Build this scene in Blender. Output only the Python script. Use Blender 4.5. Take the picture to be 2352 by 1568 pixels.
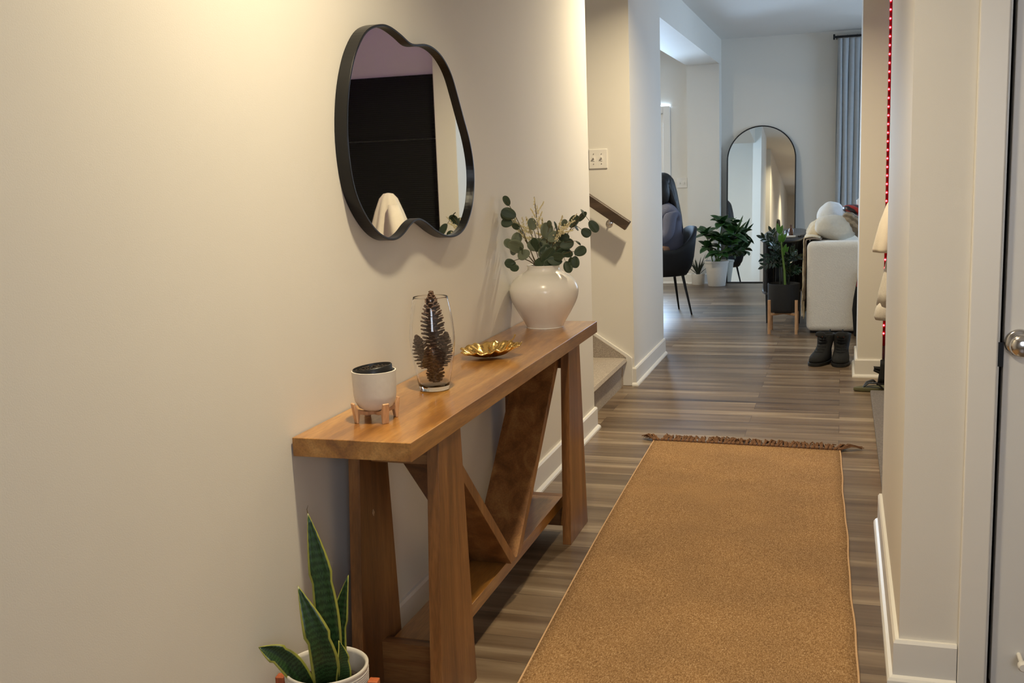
import bpy, bmesh, math, random
from mathutils import Vector, Matrix, noise
for o in list(bpy.data.objects): bpy.data.objects.remove(o)
sc = bpy.context.scene
COL = sc.collection
random.seed(7)
PI = math.pi

# ---------------------------------------------------------------- camera
F_PX = 2385.46; IMG_W, IMG_H = 2352, 1568
YAW, PITCH, ROLL = [math.radians(a) for a in (17.771, 9.2534, 2.0995)]
EYE = Vector((0, 0, 1.35))
fwd = Vector((-math.sin(YAW)*math.cos(PITCH), math.cos(YAW)*math.cos(PITCH), -math.sin(PITCH)))
rt0 = Vector((math.cos(YAW), math.sin(YAW), 0)); dn0 = fwd.cross(rt0)
rt = rt0*math.cos(ROLL) + dn0*math.sin(ROLL); dn = -rt0*math.sin(ROLL) + dn0*math.cos(ROLL)
cd = bpy.data.cameras.new('camera'); cam = bpy.data.objects.new('camera', cd); COL.objects.link(cam)
cd.sensor_width = 36; cd.lens = 36*F_PX/IMG_W; cd.clip_start = .05; cd.clip_end = 100
cam.matrix_world = Matrix(((rt.x, -dn.x, -fwd.x, EYE.x), (rt.y, -dn.y, -fwd.y, EYE.y), (rt.z, -dn.z, -fwd.z, EYE.z), (0, 0, 0, 1)))
sc.camera = cam
def at(u, v, y):                       # the place at depth y that the photo shows at (u, v)
    d = rt*(u-IMG_W/2) + dn*(v-IMG_H/2) + fwd*F_PX
    return EYE + d*(y/d.y)

# ---------------------------------------------------------------- world, daylight, exposure
sc.view_settings.view_transform = 'Standard'; sc.view_settings.look = 'None'
sc.view_settings.gamma = 1; sc.view_settings.use_curve_mapping = False
sc.view_settings.exposure = 0.08
w = bpy.data.worlds.new('sky'); sc.world = w; w.use_nodes = True
bg = w.node_tree.nodes['Background']; bg.inputs[0].default_value = (.62, .78, 1, 1); bg.inputs[1].default_value = 2.0
def area(name, loc, size, power, col, rot):
    l = bpy.data.lights.new(name, 'AREA'); l.shape = 'RECTANGLE'; l.size, l.size_y = size
    l.energy = power; l.color = col
    o = bpy.data.objects.new(name, l); COL.objects.link(o); o.location = loc; o.rotation_euler = rot
    return o
DAY = (.50, .72, 1)
area('daylight_side', (3.95, 10.2, 1.75), (1.9, 2.6), 100, DAY, (0, PI/2-.35, 0))       # through the living room side window
area('daylight_end', (1.6, 12.75, 1.6), (1.7, 1.9), 45, DAY, (-PI/2, 0, 0))       # through the curtained end window
area('daylight_kitchen', (-2.55, 12.35, 1.4), (1.35, 1.5), 200, DAY, (-PI/2+.38, 0, 0))   # through the dining window
area('entry_fill', (.6, -1.15, 1.5), (.9, 1.2), 22, (.88, .92, 1), (PI/2, 0, 0))      # added fill from behind the camera, through an unseen added window
LAMP = (1, .835, .55)
LAMP_W = 40        # the two fittings over the hallway differ a little

# ---------------------------------------------------------------- materials
def new_mat(name):
    m = bpy.data.materials.new(name); m.use_nodes = True
    nt = m.node_tree; return m, nt, nt.nodes['Principled BSDF']
def rgb(r, g, b):
    f = lambda c: (c/255/12.92 if c/255 <= .04045 else ((c/255+.055)/1.055)**2.4)
    return (f(r), f(g), f(b), 1)
def simple(name, col, rough=.5, metal=0, noise_amt=.06, scale=30, bump=0, bscale=200, coat=0, sheen=0, coords='Object', stretch=(1, 1, 1)):
    m, nt, b = new_mat(name)
    tc = nt.nodes.new('ShaderNodeTexCoord'); mp = nt.nodes.new('ShaderNodeMapping'); mp.inputs['Scale'].default_value = stretch
    nt.links.new(tc.outputs[coords], mp.inputs[0])
    n = nt.nodes.new('ShaderNodeTexNoise'); n.inputs['Scale'].default_value = scale; n.inputs['Detail'].default_value = 3
    nt.links.new(mp.outputs[0], n.inputs['Vector'])
    mx = nt.nodes.new('ShaderNodeMix'); mx.data_type = 'RGBA'
    c = col
    mx.inputs['A'].default_value = (c[0]*(1-noise_amt*2), c[1]*(1-noise_amt*2), c[2]*(1-noise_amt*2), 1)
    mx.inputs['B'].default_value = (min(1, c[0]*(1+noise_amt*2)), min(1, c[1]*(1+noise_amt*2)), min(1, c[2]*(1+noise_amt*2)), 1)
    nt.links.new(n.outputs['Fac'], mx.inputs['Factor']); nt.links.new(mx.outputs['Result'], b.inputs['Base Color'])
    b.inputs['Roughness'].default_value = rough; b.inputs['Metallic'].default_value = metal
    if coat: b.inputs['Coat Weight'].default_value = coat
    if sheen: b.inputs['Sheen Weight'].default_value = sheen
    if bump:
        n2 = nt.nodes.new('ShaderNodeTexNoise'); n2.inputs['Scale'].default_value = bscale; n2.inputs['Detail'].default_value = 2
        nt.links.new(mp.outputs[0], n2.inputs['Vector'])
        bp = nt.nodes.new('ShaderNodeBump'); bp.inputs['Strength'].default_value = bump; bp.inputs['Distance'].default_value = .004
        nt.links.new(n2.outputs['Fac'], bp.inputs['Height']); nt.links.new(bp.outputs[0], b.inputs['Normal'])
    return m
def ramp(nt, stops):
    r = nt.nodes.new('ShaderNodeValToRGB'); e = r.color_ramp.elements
    e[0].position, e[0].color = stops[0]; e[1].position, e[1].color = stops[-1]
    for p, c in stops[1:-1]:
        k = e.new(p); k.color = c
    return r

def wood(name, axis, dark, mid, light, rough=.34):
    m, nt, b = new_mat(name)
    tc = nt.nodes.new('ShaderNodeTexCoord'); mp = nt.nodes.new('ShaderNodeMapping')
    s = [1.0, 1.0, 1.0]
    for i in range(3): s[i] = .09 if i == axis else 1
    mp.inputs['Scale'].default_value = s
    nt.links.new(tc.outputs['Object'], mp.inputs[0])
    n1 = nt.nodes.new('ShaderNodeTexNoise'); n1.inputs['Scale'].default_value = 16; n1.inputs['Detail'].default_value = 6; n1.inputs['Distortion'].default_value = .8
    n2 = nt.nodes.new('ShaderNodeTexNoise'); n2.inputs['Scale'].default_value = 220; n2.inputs['Detail'].default_value = 3
    for n in (n1, n2): nt.links.new(mp.outputs[0], n.inputs['Vector'])
    r = ramp(nt, [(.3, dark), (.5, mid), (.72, light)]); nt.links.new(n1.outputs['Fac'], r.inputs[0])
    r2 = ramp(nt, [(.35, (.72, .72, .72, 1)), (.6, (1, 1, 1, 1))]); nt.links.new(n2.outputs['Fac'], r2.inputs[0])
    mx = nt.nodes.new('ShaderNodeMix'); mx.data_type = 'RGBA'; mx.blend_type = 'MULTIPLY'; mx.inputs['Factor'].default_value = .8
    nt.links.new(r.outputs[0], mx.inputs['A']); nt.links.new(r2.outputs[0], mx.inputs['B'])
    nt.links.new(mx.outputs['Result'], b.inputs['Base Color']); b.inputs['Roughness'].default_value = rough
    bp = nt.nodes.new('ShaderNodeBump'); bp.inputs['Strength'].default_value = .12; bp.inputs['Distance'].default_value = .002
    nt.links.new(n2.outputs['Fac'], bp.inputs['Height']); nt.links.new(bp.outputs[0], b.inputs['Normal'])
    return m

def with_coat(m, w_, rr):
    b = m.node_tree.nodes['Principled BSDF']; b.inputs['Coat Weight'].default_value = w_; b.inputs['Coat Roughness'].default_value = rr; return m
def floor_mat():
    m, nt, b = new_mat('vinyl_plank_floor')
    tc = nt.nodes.new('ShaderNodeTexCoord')
    br = nt.nodes.new('ShaderNodeTexBrick'); br.offset = .37; br.offset_frequency = 2; br.squash = 1
    br.inputs['Scale'].default_value = 1; br.inputs['Brick Width'].default_value = 1.22; br.inputs['Row Height'].default_value = .152
    br.inputs['Mortar Size'].default_value = .0012; br.inputs['Mortar Smooth'].default_value = .3; br.inputs['Bias'].default_value = 0
    br.inputs['Color1'].default_value = (0, 0, 0, 1); br.inputs['Color2'].default_value = (1, 1, 1, 1); br.inputs['Mortar'].default_value = (.5, .5, .5, 1)
    nt.links.new(tc.outputs['Object'], br.inputs['Vector'])
    # shift grain per plank
    sep = nt.nodes.new('ShaderNodeVectorMath'); sep.operation = 'MULTIPLY_ADD'
    nt.links.new(br.outputs['Color'], sep.inputs[0]); sep.inputs[1].default_value = (7, 3, 0); nt.links.new(tc.outputs['Object'], sep.inputs[2])
    mp = nt.nodes.new('ShaderNodeMapping'); mp.inputs['Scale'].default_value = (.05, 1, 1); nt.links.new(sep.outputs[0], mp.inputs[0])
    n1 = nt.nodes.new('ShaderNodeTexNoise'); n1.inputs['Scale'].default_value = 11; n1.inputs['Detail'].default_value = 8; n1.inputs['Distortion'].default_value = .6; n1.inputs['Roughness'].default_value = .62
    nt.links.new(mp.outputs[0], n1.inputs['Vector'])
    n3 = nt.nodes.new('ShaderNodeTexNoise'); n3.inputs['Scale'].default_value = 5; n3.inputs['Detail'].default_value = 2
    mp3 = nt.nodes.new('ShaderNodeMapping'); mp3.inputs['Scale'].default_value = (.3, 1, 1); nt.links.new(sep.outputs[0], mp3.inputs[0]); nt.links.new(mp3.outputs[0], n3.inputs['Vector'])
    r = ramp(nt, [(.30, rgb(76, 57, 40)), (.43, rgb(114, 94, 73)), (.55, rgb(136, 117, 95)), (.70, rgb(178, 160, 136))])
    nt.links.new(n1.outputs['Fac'], r.inputs[0])
    # plank tone
    r2 = ramp(nt, [(0, (.58, .56, .55, 1)), (.5, (.86, .86, .86, 1)), (1, (1.0, 1.0, 1.0, 1))]); nt.links.new(br.outputs['Color'], r2.inputs[0])
    mx = nt.nodes.new('ShaderNodeMix'); mx.data_type = 'RGBA'; mx.blend_type = 'MULTIPLY'; mx.inputs['Factor'].default_value = 1
    nt.links.new(r.outputs[0], mx.inputs['A']); nt.links.new(r2.outputs[0], mx.inputs['B'])
    r3 = ramp(nt, [(.35, (.78, .76, .74, 1)), (.62, (1, 1, 1, 1))]); nt.links.new(n3.outputs['Fac'], r3.inputs[0])
    mx3 = nt.nodes.new('ShaderNodeMix'); mx3.data_type = 'RGBA'; mx3.blend_type = 'MULTIPLY'; mx3.inputs['Factor'].default_value = .9
    nt.links.new(mx.outputs['Result'], mx3.inputs['A']); nt.links.new(r3.outputs[0], mx3.inputs['B'])
    mx2 = nt.nodes.new('ShaderNodeMix'); mx2.data_type = 'RGBA'
    nt.links.new(br.outputs['Fac'], mx2.inputs['Factor']); nt.links.new(mx3.outputs['Result'], mx2.inputs['A']); mx2.inputs['B'].default_value = rgb(62, 48, 38)
    nt.links.new(mx2.outputs['Result'], b.inputs['Base Color'])
    b.inputs['Roughness'].default_value = .33
    bp = nt.nodes.new('ShaderNodeBump'); bp.inputs['Strength'].default_value = .18; bp.inputs['Distance'].default_value = .002
    nt.links.new(n1.outputs['Fac'], bp.inputs['Height']); nt.links.new(bp.outputs[0], b.inputs['Normal'])
    return m

def rug_mat():
    m, nt, b = new_mat('woven_jute')
    tc = nt.nodes.new('ShaderNodeTexCoord')
    n1 = nt.nodes.new('ShaderNodeTexNoise'); n1.inputs['Scale'].default_value = 300; n1.inputs['Detail'].default_value = 3; n1.inputs['Roughness'].default_value = .7
    mp = nt.nodes.new('ShaderNodeMapping'); mp.inputs['Scale'].default_value = (1, .42, 1)
    nt.links.new(tc.outputs['Object'], mp.inputs[0]); nt.links.new(mp.outputs[0], n1.inputs['Vector'])
    r = ramp(nt, [(.30, rgb(108, 74, 38)), (.46, rgb(148, 111, 68)), (.58, rgb(168, 131, 87)), (.74, rgb(214, 184, 144))]); nt.links.new(n1.outputs['Fac'], r.inputs[0])
    n2 = nt.nodes.new('ShaderNodeTexNoise'); n2.inputs['Scale'].default_value = 3.5; n2.inputs['Detail'].default_value = 2
    nt.links.new(tc.outputs['Object'], n2.inputs['Vector'])
    r2 = ramp(nt, [(.35, (.84, .84, .86, 1)), (.65, (1, 1, 1, 1))]); nt.links.new(n2.outputs['Fac'], r2.inputs[0])
    mx = nt.nodes.new('ShaderNodeMix'); mx.data_type = 'RGBA'; mx.blend_type = 'MULTIPLY'; mx.inputs['Factor'].default_value = 1
    nt.links.new(r.outputs[0], mx.inputs['A']); nt.links.new(r2.outputs[0], mx.inputs['B'])
    nt.links.new(mx.outputs['Result'], b.inputs['Base Color']); b.inputs['Roughness'].default_value = .95
    wv = nt.nodes.new('ShaderNodeTexWave'); wv.bands_direction = 'Y'; wv.inputs['Scale'].default_value = 55; wv.inputs['Distortion'].default_value = 1.5; wv.inputs['Detail Scale'].default_value = 4
    nt.links.new(tc.outputs['Object'], wv.inputs['Vector'])
    ad = nt.nodes.new('ShaderNodeMath'); ad.operation = 'ADD'; nt.links.new(wv.outputs['Fac'], ad.inputs[0]); nt.links.new(n1.outputs['Fac'], ad.inputs[1])
    bp = nt.nodes.new('ShaderNodeBump'); bp.inputs['Strength'].default_value = .3; bp.inputs['Distance'].default_value = .003
    nt.links.new(ad.outputs[0], bp.inputs['Height']); nt.links.new(bp.outputs[0], b.inputs['Normal'])
    return m

def leaf_mat(name, inner, edge, vein=None, rough=.4, bands=False, edge_w=.82):
    m, nt, b = new_mat(name)
    uv = nt.nodes.new('ShaderNodeUVMap'); sx = nt.nodes.new('ShaderNodeSeparateXYZ'); nt.links.new(uv.outputs[0], sx.inputs[0])
    a = nt.nodes.new('ShaderNodeMath'); a.operation = 'SUBTRACT'; nt.links.new(sx.outputs[0], a.inputs[0]); a.inputs[1].default_value = .5
    ab = nt.nodes.new('ShaderNodeMath'); ab.operation = 'ABSOLUTE'; nt.links.new(a.outputs[0], ab.inputs[0])
    mu = nt.nodes.new('ShaderNodeMath'); mu.operation = 'MULTIPLY'; nt.links.new(ab.outputs[0], mu.inputs[0]); mu.inputs[1].default_value = 2
    tc = nt.nodes.new('ShaderNodeTexCoord'); n = nt.nodes.new('ShaderNodeTexNoise'); n.inputs['Scale'].default_value = 40; nt.links.new(tc.outputs['Object'], n.inputs['Vector'])
    jit = nt.nodes.new('ShaderNodeMath'); jit.operation = 'MULTIPLY_ADD'; nt.links.new(n.outputs['Fac'], jit.inputs[0]); jit.inputs[1].default_value = .08; nt.links.new(mu.outputs[0], jit.inputs[2])
    i2 = tuple(c*.55 for c in inner[:3]) + (1,)
    r = ramp(nt, [(0, vein or inner), (.09, inner), (1, inner)]); rm = ramp(nt, [(edge_w, (0, 0, 0, 1)), (min(.995, edge_w+.06), (1, 1, 1, 1))])
    nt.links.new(jit.outputs[0], rm.inputs[0])
    nt.links.new(jit.outputs[0], r.inputs[0])
    last = r.outputs[0]
    mx = nt.nodes.new('ShaderNodeMix'); mx.data_type = 'RGBA'; mx.blend_type = 'MULTIPLY'
    if bands:
        wv = nt.nodes.new('ShaderNodeTexWave'); wv.bands_direction = 'Y'; wv.inputs['Scale'].default_value = 7; wv.inputs['Distortion'].default_value = 5; wv.inputs['Detail'].default_value = 2; wv.inputs['Detail Scale'].default_value = 3
        nt.links.new(uv.outputs[0], wv.inputs['Vector']); fac = wv.outputs['Fac']
        r2 = ramp(nt, [(.3, (.38, .46, .38, 1)), (.75, (1.0, 1.0, 1.0, 1))])
    else:
        n2 = nt.nodes.new('ShaderNodeTexNoise'); n2.inputs['Scale'].default_value = 14; nt.links.new(tc.outputs['Object'], n2.inputs['Vector']); fac = n2.outputs['Fac']
        r2 = ramp(nt, [(.3, (.6, .62, .58, 1)), (.7, (1, 1, 1, 1))])
    nt.links.new(fac, r2.inputs[0]); mx.inputs['Factor'].default_value = 1
    nt.links.new(last, mx.inputs['A']); nt.links.new(r2.outputs[0], mx.inputs['B'])
    me_ = nt.nodes.new('ShaderNodeMix'); me_.data_type = 'RGBA'; me_.inputs['B'].default_value = edge
    nt.links.new(rm.outputs[0], me_.inputs['Factor']); nt.links.new(mx.outputs['Result'], me_.inputs['A'])
    nt.links.new(me_.outputs['Result'], b.inputs['Base Color']); b.inputs['Roughness'].default_value = rough
    return m
def emit(name, col, strength):
    m, nt, b = new_mat(name)
    b.inputs['Base Color'].default_value = (.8, .8, .8, 1); b.inputs['Emission Color'].default_value = (*col, 1); b.inputs['Emission Strength'].default_value = strength
    return m
def mirror_mat(name, tint=(.86, .89, .87)):
    m, nt, b = new_mat(name)
    b.inputs['Base Color'].default_value = (*tint, 1); b.inputs['Metallic'].default_value = 1; b.inputs['Roughness'].default_value = .012
    return m
def glass_mat(name, rough=0.0):
    m, nt, b = new_mat(name)
    b.inputs['Base Color'].default_value = (1, 1, 1, 1); b.inputs['Transmission Weight'].default_value = 1; b.inputs['Roughness'].default_value = rough; b.inputs['IOR'].default_value = 1.45
    return m

def pane_mat():
    m = bpy.data.materials.new('window_glass'); m.use_nodes = True; nt = m.node_tree; nt.nodes.clear()
    o = nt.nodes.new('ShaderNodeOutputMaterial'); mx = nt.nodes.new('ShaderNodeMixShader'); t = nt.nodes.new('ShaderNodeBsdfTransparent'); g = nt.nodes.new('ShaderNodeBsdfGlossy')
    g.inputs['Roughness'].default_value = .02; fr = nt.nodes.new('ShaderNodeFresnel'); fr.inputs[0].default_value = 1.3
    nt.links.new(fr.outputs[0], mx.inputs[0]); nt.links.new(t.outputs[0], mx.inputs[1]); nt.links.new(g.outputs[0], mx.inputs[2]); nt.links.new(mx.outputs[0], o.inputs[0])
    return m
M = dict(pane=pane_mat(),
    paint=simple('wall_paint', (.76, .725, .66), .62, noise_amt=.012, scale=3, bump=.05, bscale=350),
    ceil=simple('ceiling_paint', (.80, .79, .76), .9, noise_amt=.01, scale=3, bump=.08, bscale=200),
    trim=simple('white_trim_paint', (.80, .775, .73), .35, noise_amt=.01, scale=4),
    door=simple('white_door_paint', (.74, .73, .71), .4, noise_amt=.01, scale=4),
    floor=floor_mat(), rug=rug_mat(),
    fringe=simple('brown_yarn', rgb(120, 86, 60), .95, noise_amt=.3, scale=150),
    hem=simple('tan_binding', rgb(196, 160, 122), .9, noise_amt=.1, scale=200),
    wy=with_coat(wood('oak_grain_lengthwise', 1, rgb(134, 86, 36), rgb(166, 114, 52), rgb(192, 142, 76), .3), .6, .16),
    wz=wood('oak_grain_upright', 2, rgb(104, 68, 36), rgb(137, 92, 52), rgb(164, 118, 70)),
    wx=wood('oak_grain_crosswise', 0, rgb(104, 68, 36), rgb(137, 92, 52), rgb(164, 118, 70)),
    lightwood=wood('beech', 2, rgb(184, 136, 96), rgb(208, 162, 120), rgb(222, 182, 142), .45),
    orangewood=wood('orange_wood', 2, rgb(150, 74, 40), rgb(178, 92, 52), rgb(196, 108, 62), .45),
    railwood=wood('grey_brown_rail', 0, rgb(56, 43, 33), rgb(76, 59, 45), rgb(96, 77, 61), .4),
    blackmetal=simple('black_metal', (.012, .012, .013), .32, .4, .05),
    black=simple('black_satin', (.008, .008, .009), .4, 0, .1),
    blacklacq=simple('black_lacquer', (.006, .006, .007), .28, 0, .1),
    blackpot=simple('dark_planter', (.010, .010, .011), .6, 0, .1, bump=.1),
    mirror=mirror_mat('silvered_glass'), glass=glass_mat('clear_glass'),
    ceramic=simple('cream_glazed_ceramic', (.90, .85, .77), .24, 0, .01, coat=.3),
    matte=simple('white_matte_ceramic', (.66, .62, .56), .6, 0, .03, scale=90, bump=.06, bscale=600),
    gold=simple('gold', (.80, .55, .20), .22, 1, .08, scale=40, bump=.25, bscale=90),
    cone=simple('pinecone_brown', (.105, .052, .03), .7, 0, .4, scale=60),
    conedark=simple('pinecone_dark_brown', (.07, .035, .022), .7, 0, .4, scale=60),
    euc=leaf_mat('eucalyptus_leaf', rgb(60, 76, 52), rgb(68, 82, 58), rgb(92, 104, 78), .5),
    euc2=leaf_mat('eucalyptus_pale_leaf', rgb(116, 124, 98), rgb(120, 128, 102), rgb(138, 144, 118), .5),
    stem=simple('brown_stem', rgb(96, 84, 52), .6),
    bloom=simple('cream_blossom', rgb(232, 220, 176), .8, noise_amt=.12),
    snake=leaf_mat('snake_plant_leaf', rgb(44, 74, 38), rgb(150, 152, 66), None, .33, True, .84),
    soil=simple('potting_soil', (.03, .02, .014), .95, 0, .5, scale=90, bump=1, bscale=120),
    leafdark=leaf_mat('broad_leaf_green', rgb(38, 74, 30), rgb(46, 82, 34), rgb(70, 108, 48), .38),
    leafdark2=leaf_mat('strap_leaf_dark', rgb(34, 44, 34), rgb(64, 74, 54), None, .5),
    zz=leaf_mat('glossy_leaflet_dark', rgb(20, 44, 24), rgb(24, 50, 28), rgb(40, 66, 40), .16),
    zznew=leaf_mat('bright_new_leaflet', rgb(74, 132, 42), rgb(84, 144, 50), rgb(110, 160, 70), .35),
    zzstem=simple('pale_green_stem', rgb(98, 128, 60), .4),
    boucle=simple('cream_boucle', (.86, .81, .73), .95, 0, .06, scale=120, bump=.9, bscale=140, sheen=.3),
    cushion=simple('cream_quilted_cotton', (.72, .68, .60), .9, 0, .04, scale=60, bump=.3, bscale=90),
    fluffy=simple('white_cotton', (.80, .80, .79), .9, 0, .03, bump=.3, bscale=60),
    fur=simple('cream_throw', (.78, .66, .48), .95, 0, .15, scale=70, bump=1, bscale=120),
    furbrown=simple('taupe_throw_fringe', (.28, .22, .17), .95, 0, .3, scale=60, bump=1, bscale=120),
    tan=None,
    redblack=None,
    hair=simple('black_hair', (.006, .005, .006), .38, 0, .3, scale=80, stretch=(1, 1, .06), bump=.6, bscale=160),
    skin=simple('skin', (.30, .17, .11), .5),
    knit=None,
    denim=simple('dark_trousers', (.02, .022, .03), .8),
    bootm=simple('black_nubuck', (.005, .005, .005), .85, 0, .3, bump=.5, bscale=300),
    rubber=simple('black_rubber', (.006, .006, .006), .6),
    olive=simple('olive_foam', rgb(88, 86, 60), .8),
    tagm=simple('rust_woven_tag', rgb(120, 60, 40), .8),
    cotton=simple('cream_cotton_jersey', (.72, .64, .53), .92, 0, .03, bump=.2, bscale=200),
    cotton2=simple('oatmeal_fleece', (.62, .57, .50), .95, 0, .06, scale=80, bump=.3, bscale=200),
    curtain=simple('grey_curtain_linen', (.37, .385, .395), .85, 0, .04, bump=.2, bscale=300),
    chrome=simple('polished_nickel', (.62, .60, .58), .18, 1, .02),
    carpet=simple('beige_carpet', (.42, .36, .30), 1, 0, .28, scale=150, bump=1, bscale=220),
    matgrey=simple('grey_shag', (.17, .15, .14), 1, 0, .3, scale=120, bump=1, bscale=160),
    plate=simple('white_plastic', (.80, .77, .72), .35, 0, .01),
    slot=simple('dark_slot', (.05, .05, .05), .6),
    red=simple('led_glow_panel', (.8, .03, .09), .35, 0, .1, scale=20),  # red LED spill put into the base colour
    led=emit('red_led', (1, .04, .05), 14.0),
    ledtape=simple('red_strip_tape', (.4, .01, .03), .4),
    violet=emit('violet_fill', (.46, .20, .78), 13),
    diffuser=emit('warm_diffuser', LAMP, 6.0),
    slat=None, amber=simple('amber_bottle', (.10, .03, .01), .15, 0, .1, coat=.5),
    white=simple('white_glaze', (.8, .8, .8), .25),
    carpetdark=simple('grey_riser_carpet', (.42, .36, .30), 1, 0, .28, scale=150, bump=1, bscale=220),
)
def striped(name, a, b_, scale, axis, rough=.6, dist=.4):
    m, nt, b = new_mat(name)
    tc = nt.nodes.new('ShaderNodeTexCoord'); wv = nt.nodes.new('ShaderNodeTexWave'); wv.bands_direction = axis
    wv.inputs['Scale'].default_value = scale; wv.inputs['Distortion'].default_value = dist; nt.links.new(tc.outputs['Object'], wv.inputs['Vector'])
    r = ramp(nt, [(.3, a), (.6, b_)]); nt.links.new(wv.outputs['Fac'], r.inputs[0]); nt.links.new(r.outputs[0], b.inputs['Base Color'])
    b.inputs['Roughness'].default_value = rough
    bp = nt.nodes.new('ShaderNodeBump'); bp.inputs['Strength'].default_value = .5; bp.inputs['Distance'].default_value = .004
    nt.links.new(wv.outputs['Fac'], bp.inputs['Height']); nt.links.new(bp.outputs[0], b.inputs['Normal'])
    return m
M['slat'] = striped('black_slats', (.0012, .0012, .0012, 1), (.003, .003, .003, 1), 22, 'Z', .9, 0)
M['knit'] = striped('lilac_grey_knit', rgb(96, 98, 116), rgb(118, 120, 138), 190, 'DIAGONAL', .9, 1)
M['tan'] = striped('tan_ribbed_plush', (.20, .15, .10, 1), (.36, .28, .19, 1), 9, 'DIAGONAL', .9, .6)
M['redblack'] = striped('red_black_satin', (.012, .002, .003, 1), (.45, .02, .01, 1), 6, 'DIAGONAL', .3, 6)

# ---------------------------------------------------------------- mesh helpers
class MB:
    def __init__(s): s.v = []; s.f = []; s.uv = []
    def add(s, vs, fs, uvs=None):
        k = len(s.v); s.v += [Vector(p) for p in vs]; s.f += [tuple(i+k for i in f) for f in fs]
        for i, f in enumerate(fs): s.uv.append([uvs[j] for j in f] if uvs else [(0, 0)]*len(f))
        return s
    def box(s, x0, x1, y0, y1, z0, z1):
        vs = [(x, y, z) for z in (z0, z1) for y in (y0, y1) for x in (x0, x1)]
        return s.add(vs, [(0, 2, 3, 1), (4, 5, 7, 6), (0, 1, 5, 4), (2, 6, 7, 3), (0, 4, 6, 2), (1, 3, 7, 5)])
    def prism(s, pts, axis, a, b):            # outline in the plane across axis, pushed from a to b
        n = len(pts)
        def P(p, t):
            return {0: (t, p[0], p[1]), 1: (p[0], t, p[1]), 2: (p[0], p[1], t)}[axis]
        vs = [P(p, a) for p in pts] + [P(p, b) for p in pts]
        return s.add(vs, [tuple(range(n))[::-1], tuple(range(n, 2*n))] + [(i, (i+1) % n, n+(i+1) % n, n+i) for i in range(n)])
    def rings(s, rings, cap0=True, cap1=True, closed=True):
        n = len(rings[0]); vs = [p for r in rings for p in r]; fs = []; uvs = []
        for i, r in enumerate(rings):
            for j in range(n): uvs.append((j/n, i/max(1, len(rings)-1)))
        for i in range(len(rings)-1):
            for j in range(n if closed else n-1):
                a = i*n+j; b = i*n+(j+1) % n; fs.append((a, b, b+n, a+n))
        if cap0: fs.append(tuple(range(n))[::-1])
        if cap1: fs.append(tuple(range((len(rings)-1)*n, len(rings)*n)))
        return s.add(vs, fs, uvs)
    def lathe(s, prof, c=(0, 0, 0), n=48, cap0=True, cap1=False):
        return s.rings([[(c[0]+r*math.cos(2*PI*j/n), c[1]+r*math.sin(2*PI*j/n), c[2]+z) for j in range(n)] for r, z in prof], cap0, cap1)
    def tube(s, pts, rad, n=8, flat=1.0, cap=True):
        pts = [Vector(p) for p in pts]; R = []; up = None
        for i, p in enumerate(pts):
            t = (pts[min(i+1, len(pts)-1)]-pts[max(i-1, 0)]).normalized()
            if up is None:
                up = Vector((0, 0, 1)) if abs(t.z) < .9 else Vector((1, 0, 0))
            a = t.cross(up).normalized(); up = a.cross(t).normalized()
            r = rad[i] if isinstance(rad, (list, tuple)) else rad
            R.append([p + a*math.cos(2*PI*j/n)*r + up*math.sin(2*PI*j/n)*r*flat for j in range(n)])
        return s.rings(R, cap, cap)
    def ell(s, c, r, nu=20, nv=12, rot=None, e=1.0, func=None):
        R = []; c = Vector(c); rot = rot or Matrix.Identity(3)
        pw = lambda v: math.copysign(abs(v)**e, v)
        for i in range(nv+1):
            ph = -PI/2 + PI*i/nv; ring = []
            cz = max(1e-4, math.cos(ph)) if 0 < i < nv else 1e-3
            for j in range(nu):
                th = 2*PI*j/nu
                p = Vector((r[0]*pw(cz)*pw(math.cos(th)), r[1]*pw(cz)*pw(math.sin(th)), r[2]*pw(math.sin(ph))))
                if func: p = func(p)
                ring.append(c + rot @ p)
            R.append(ring)
        return s.rings(R, True, True)
    def leaf(s, base, d, nrm, L, W, curl=0.0, fold=.15, n=8, shape='lance', twist=0, sway=None):
        base = Vector(base); d = Vector(d).normalized(); nrm = Vector(nrm)
        side = d.cross(nrm)
        if side.length < 1e-4: side = d.orthogonal()
        side.normalize(); nrm = side.cross(d).normalized()
        vs = []; uvs = []; p = base.copy()
        for i in range(n+1):
            t = i/n if shape != 'round' else (1-math.cos(PI*i/n))/2
            if shape == 'lance': wdt = math.sin(PI*min(1, t**.8))**.8 if 0 < t < 1 else .02
            elif shape == 'round': wdt = math.sin(PI*i/n)*(1-.16*(1-t)) if 0 < i < n else .03
            elif shape == 'sword': wdt = (.55+.45*math.sin(PI*min(1, t*1.25+.05))) if t < .62 else max(.012, (.97)*(1-((t-.62)/.38)**1.5))
            elif shape == 'strap': wdt = max(.03, (1-t**3)*(.6+.4*math.sin(PI*min(1, t*1.5))))
            ww = W/2*wdt
            if sway: p = sway(t)
            sd = Matrix.Rotation(twist*t, 3, d) @ side
            nn = Matrix.Rotation(twist*t, 3, d) @ nrm
            for k, u in enumerate((-1, -.5, 0, .5, 1)):
                vs.append(p + sd*u*ww + nn*fold*abs(u)*ww*1.2); uvs.append((.5+u/2, t))
            if not sway:
                p = p + d*(L/n if shape != 'round' else L*(math.cos(PI*i/n)-math.cos(PI*min(n, i+1)/n))/2); q = Matrix.Rotation(curl/n, 3, side); d = q @ d; nrm = q @ nrm
        fs = [(i*5+k, i*5+k+1, (i+1)*5+k+1, (i+1)*5+k) for i in range(n) for k in range(4)]
        return s.add(vs, fs, uvs)
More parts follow.
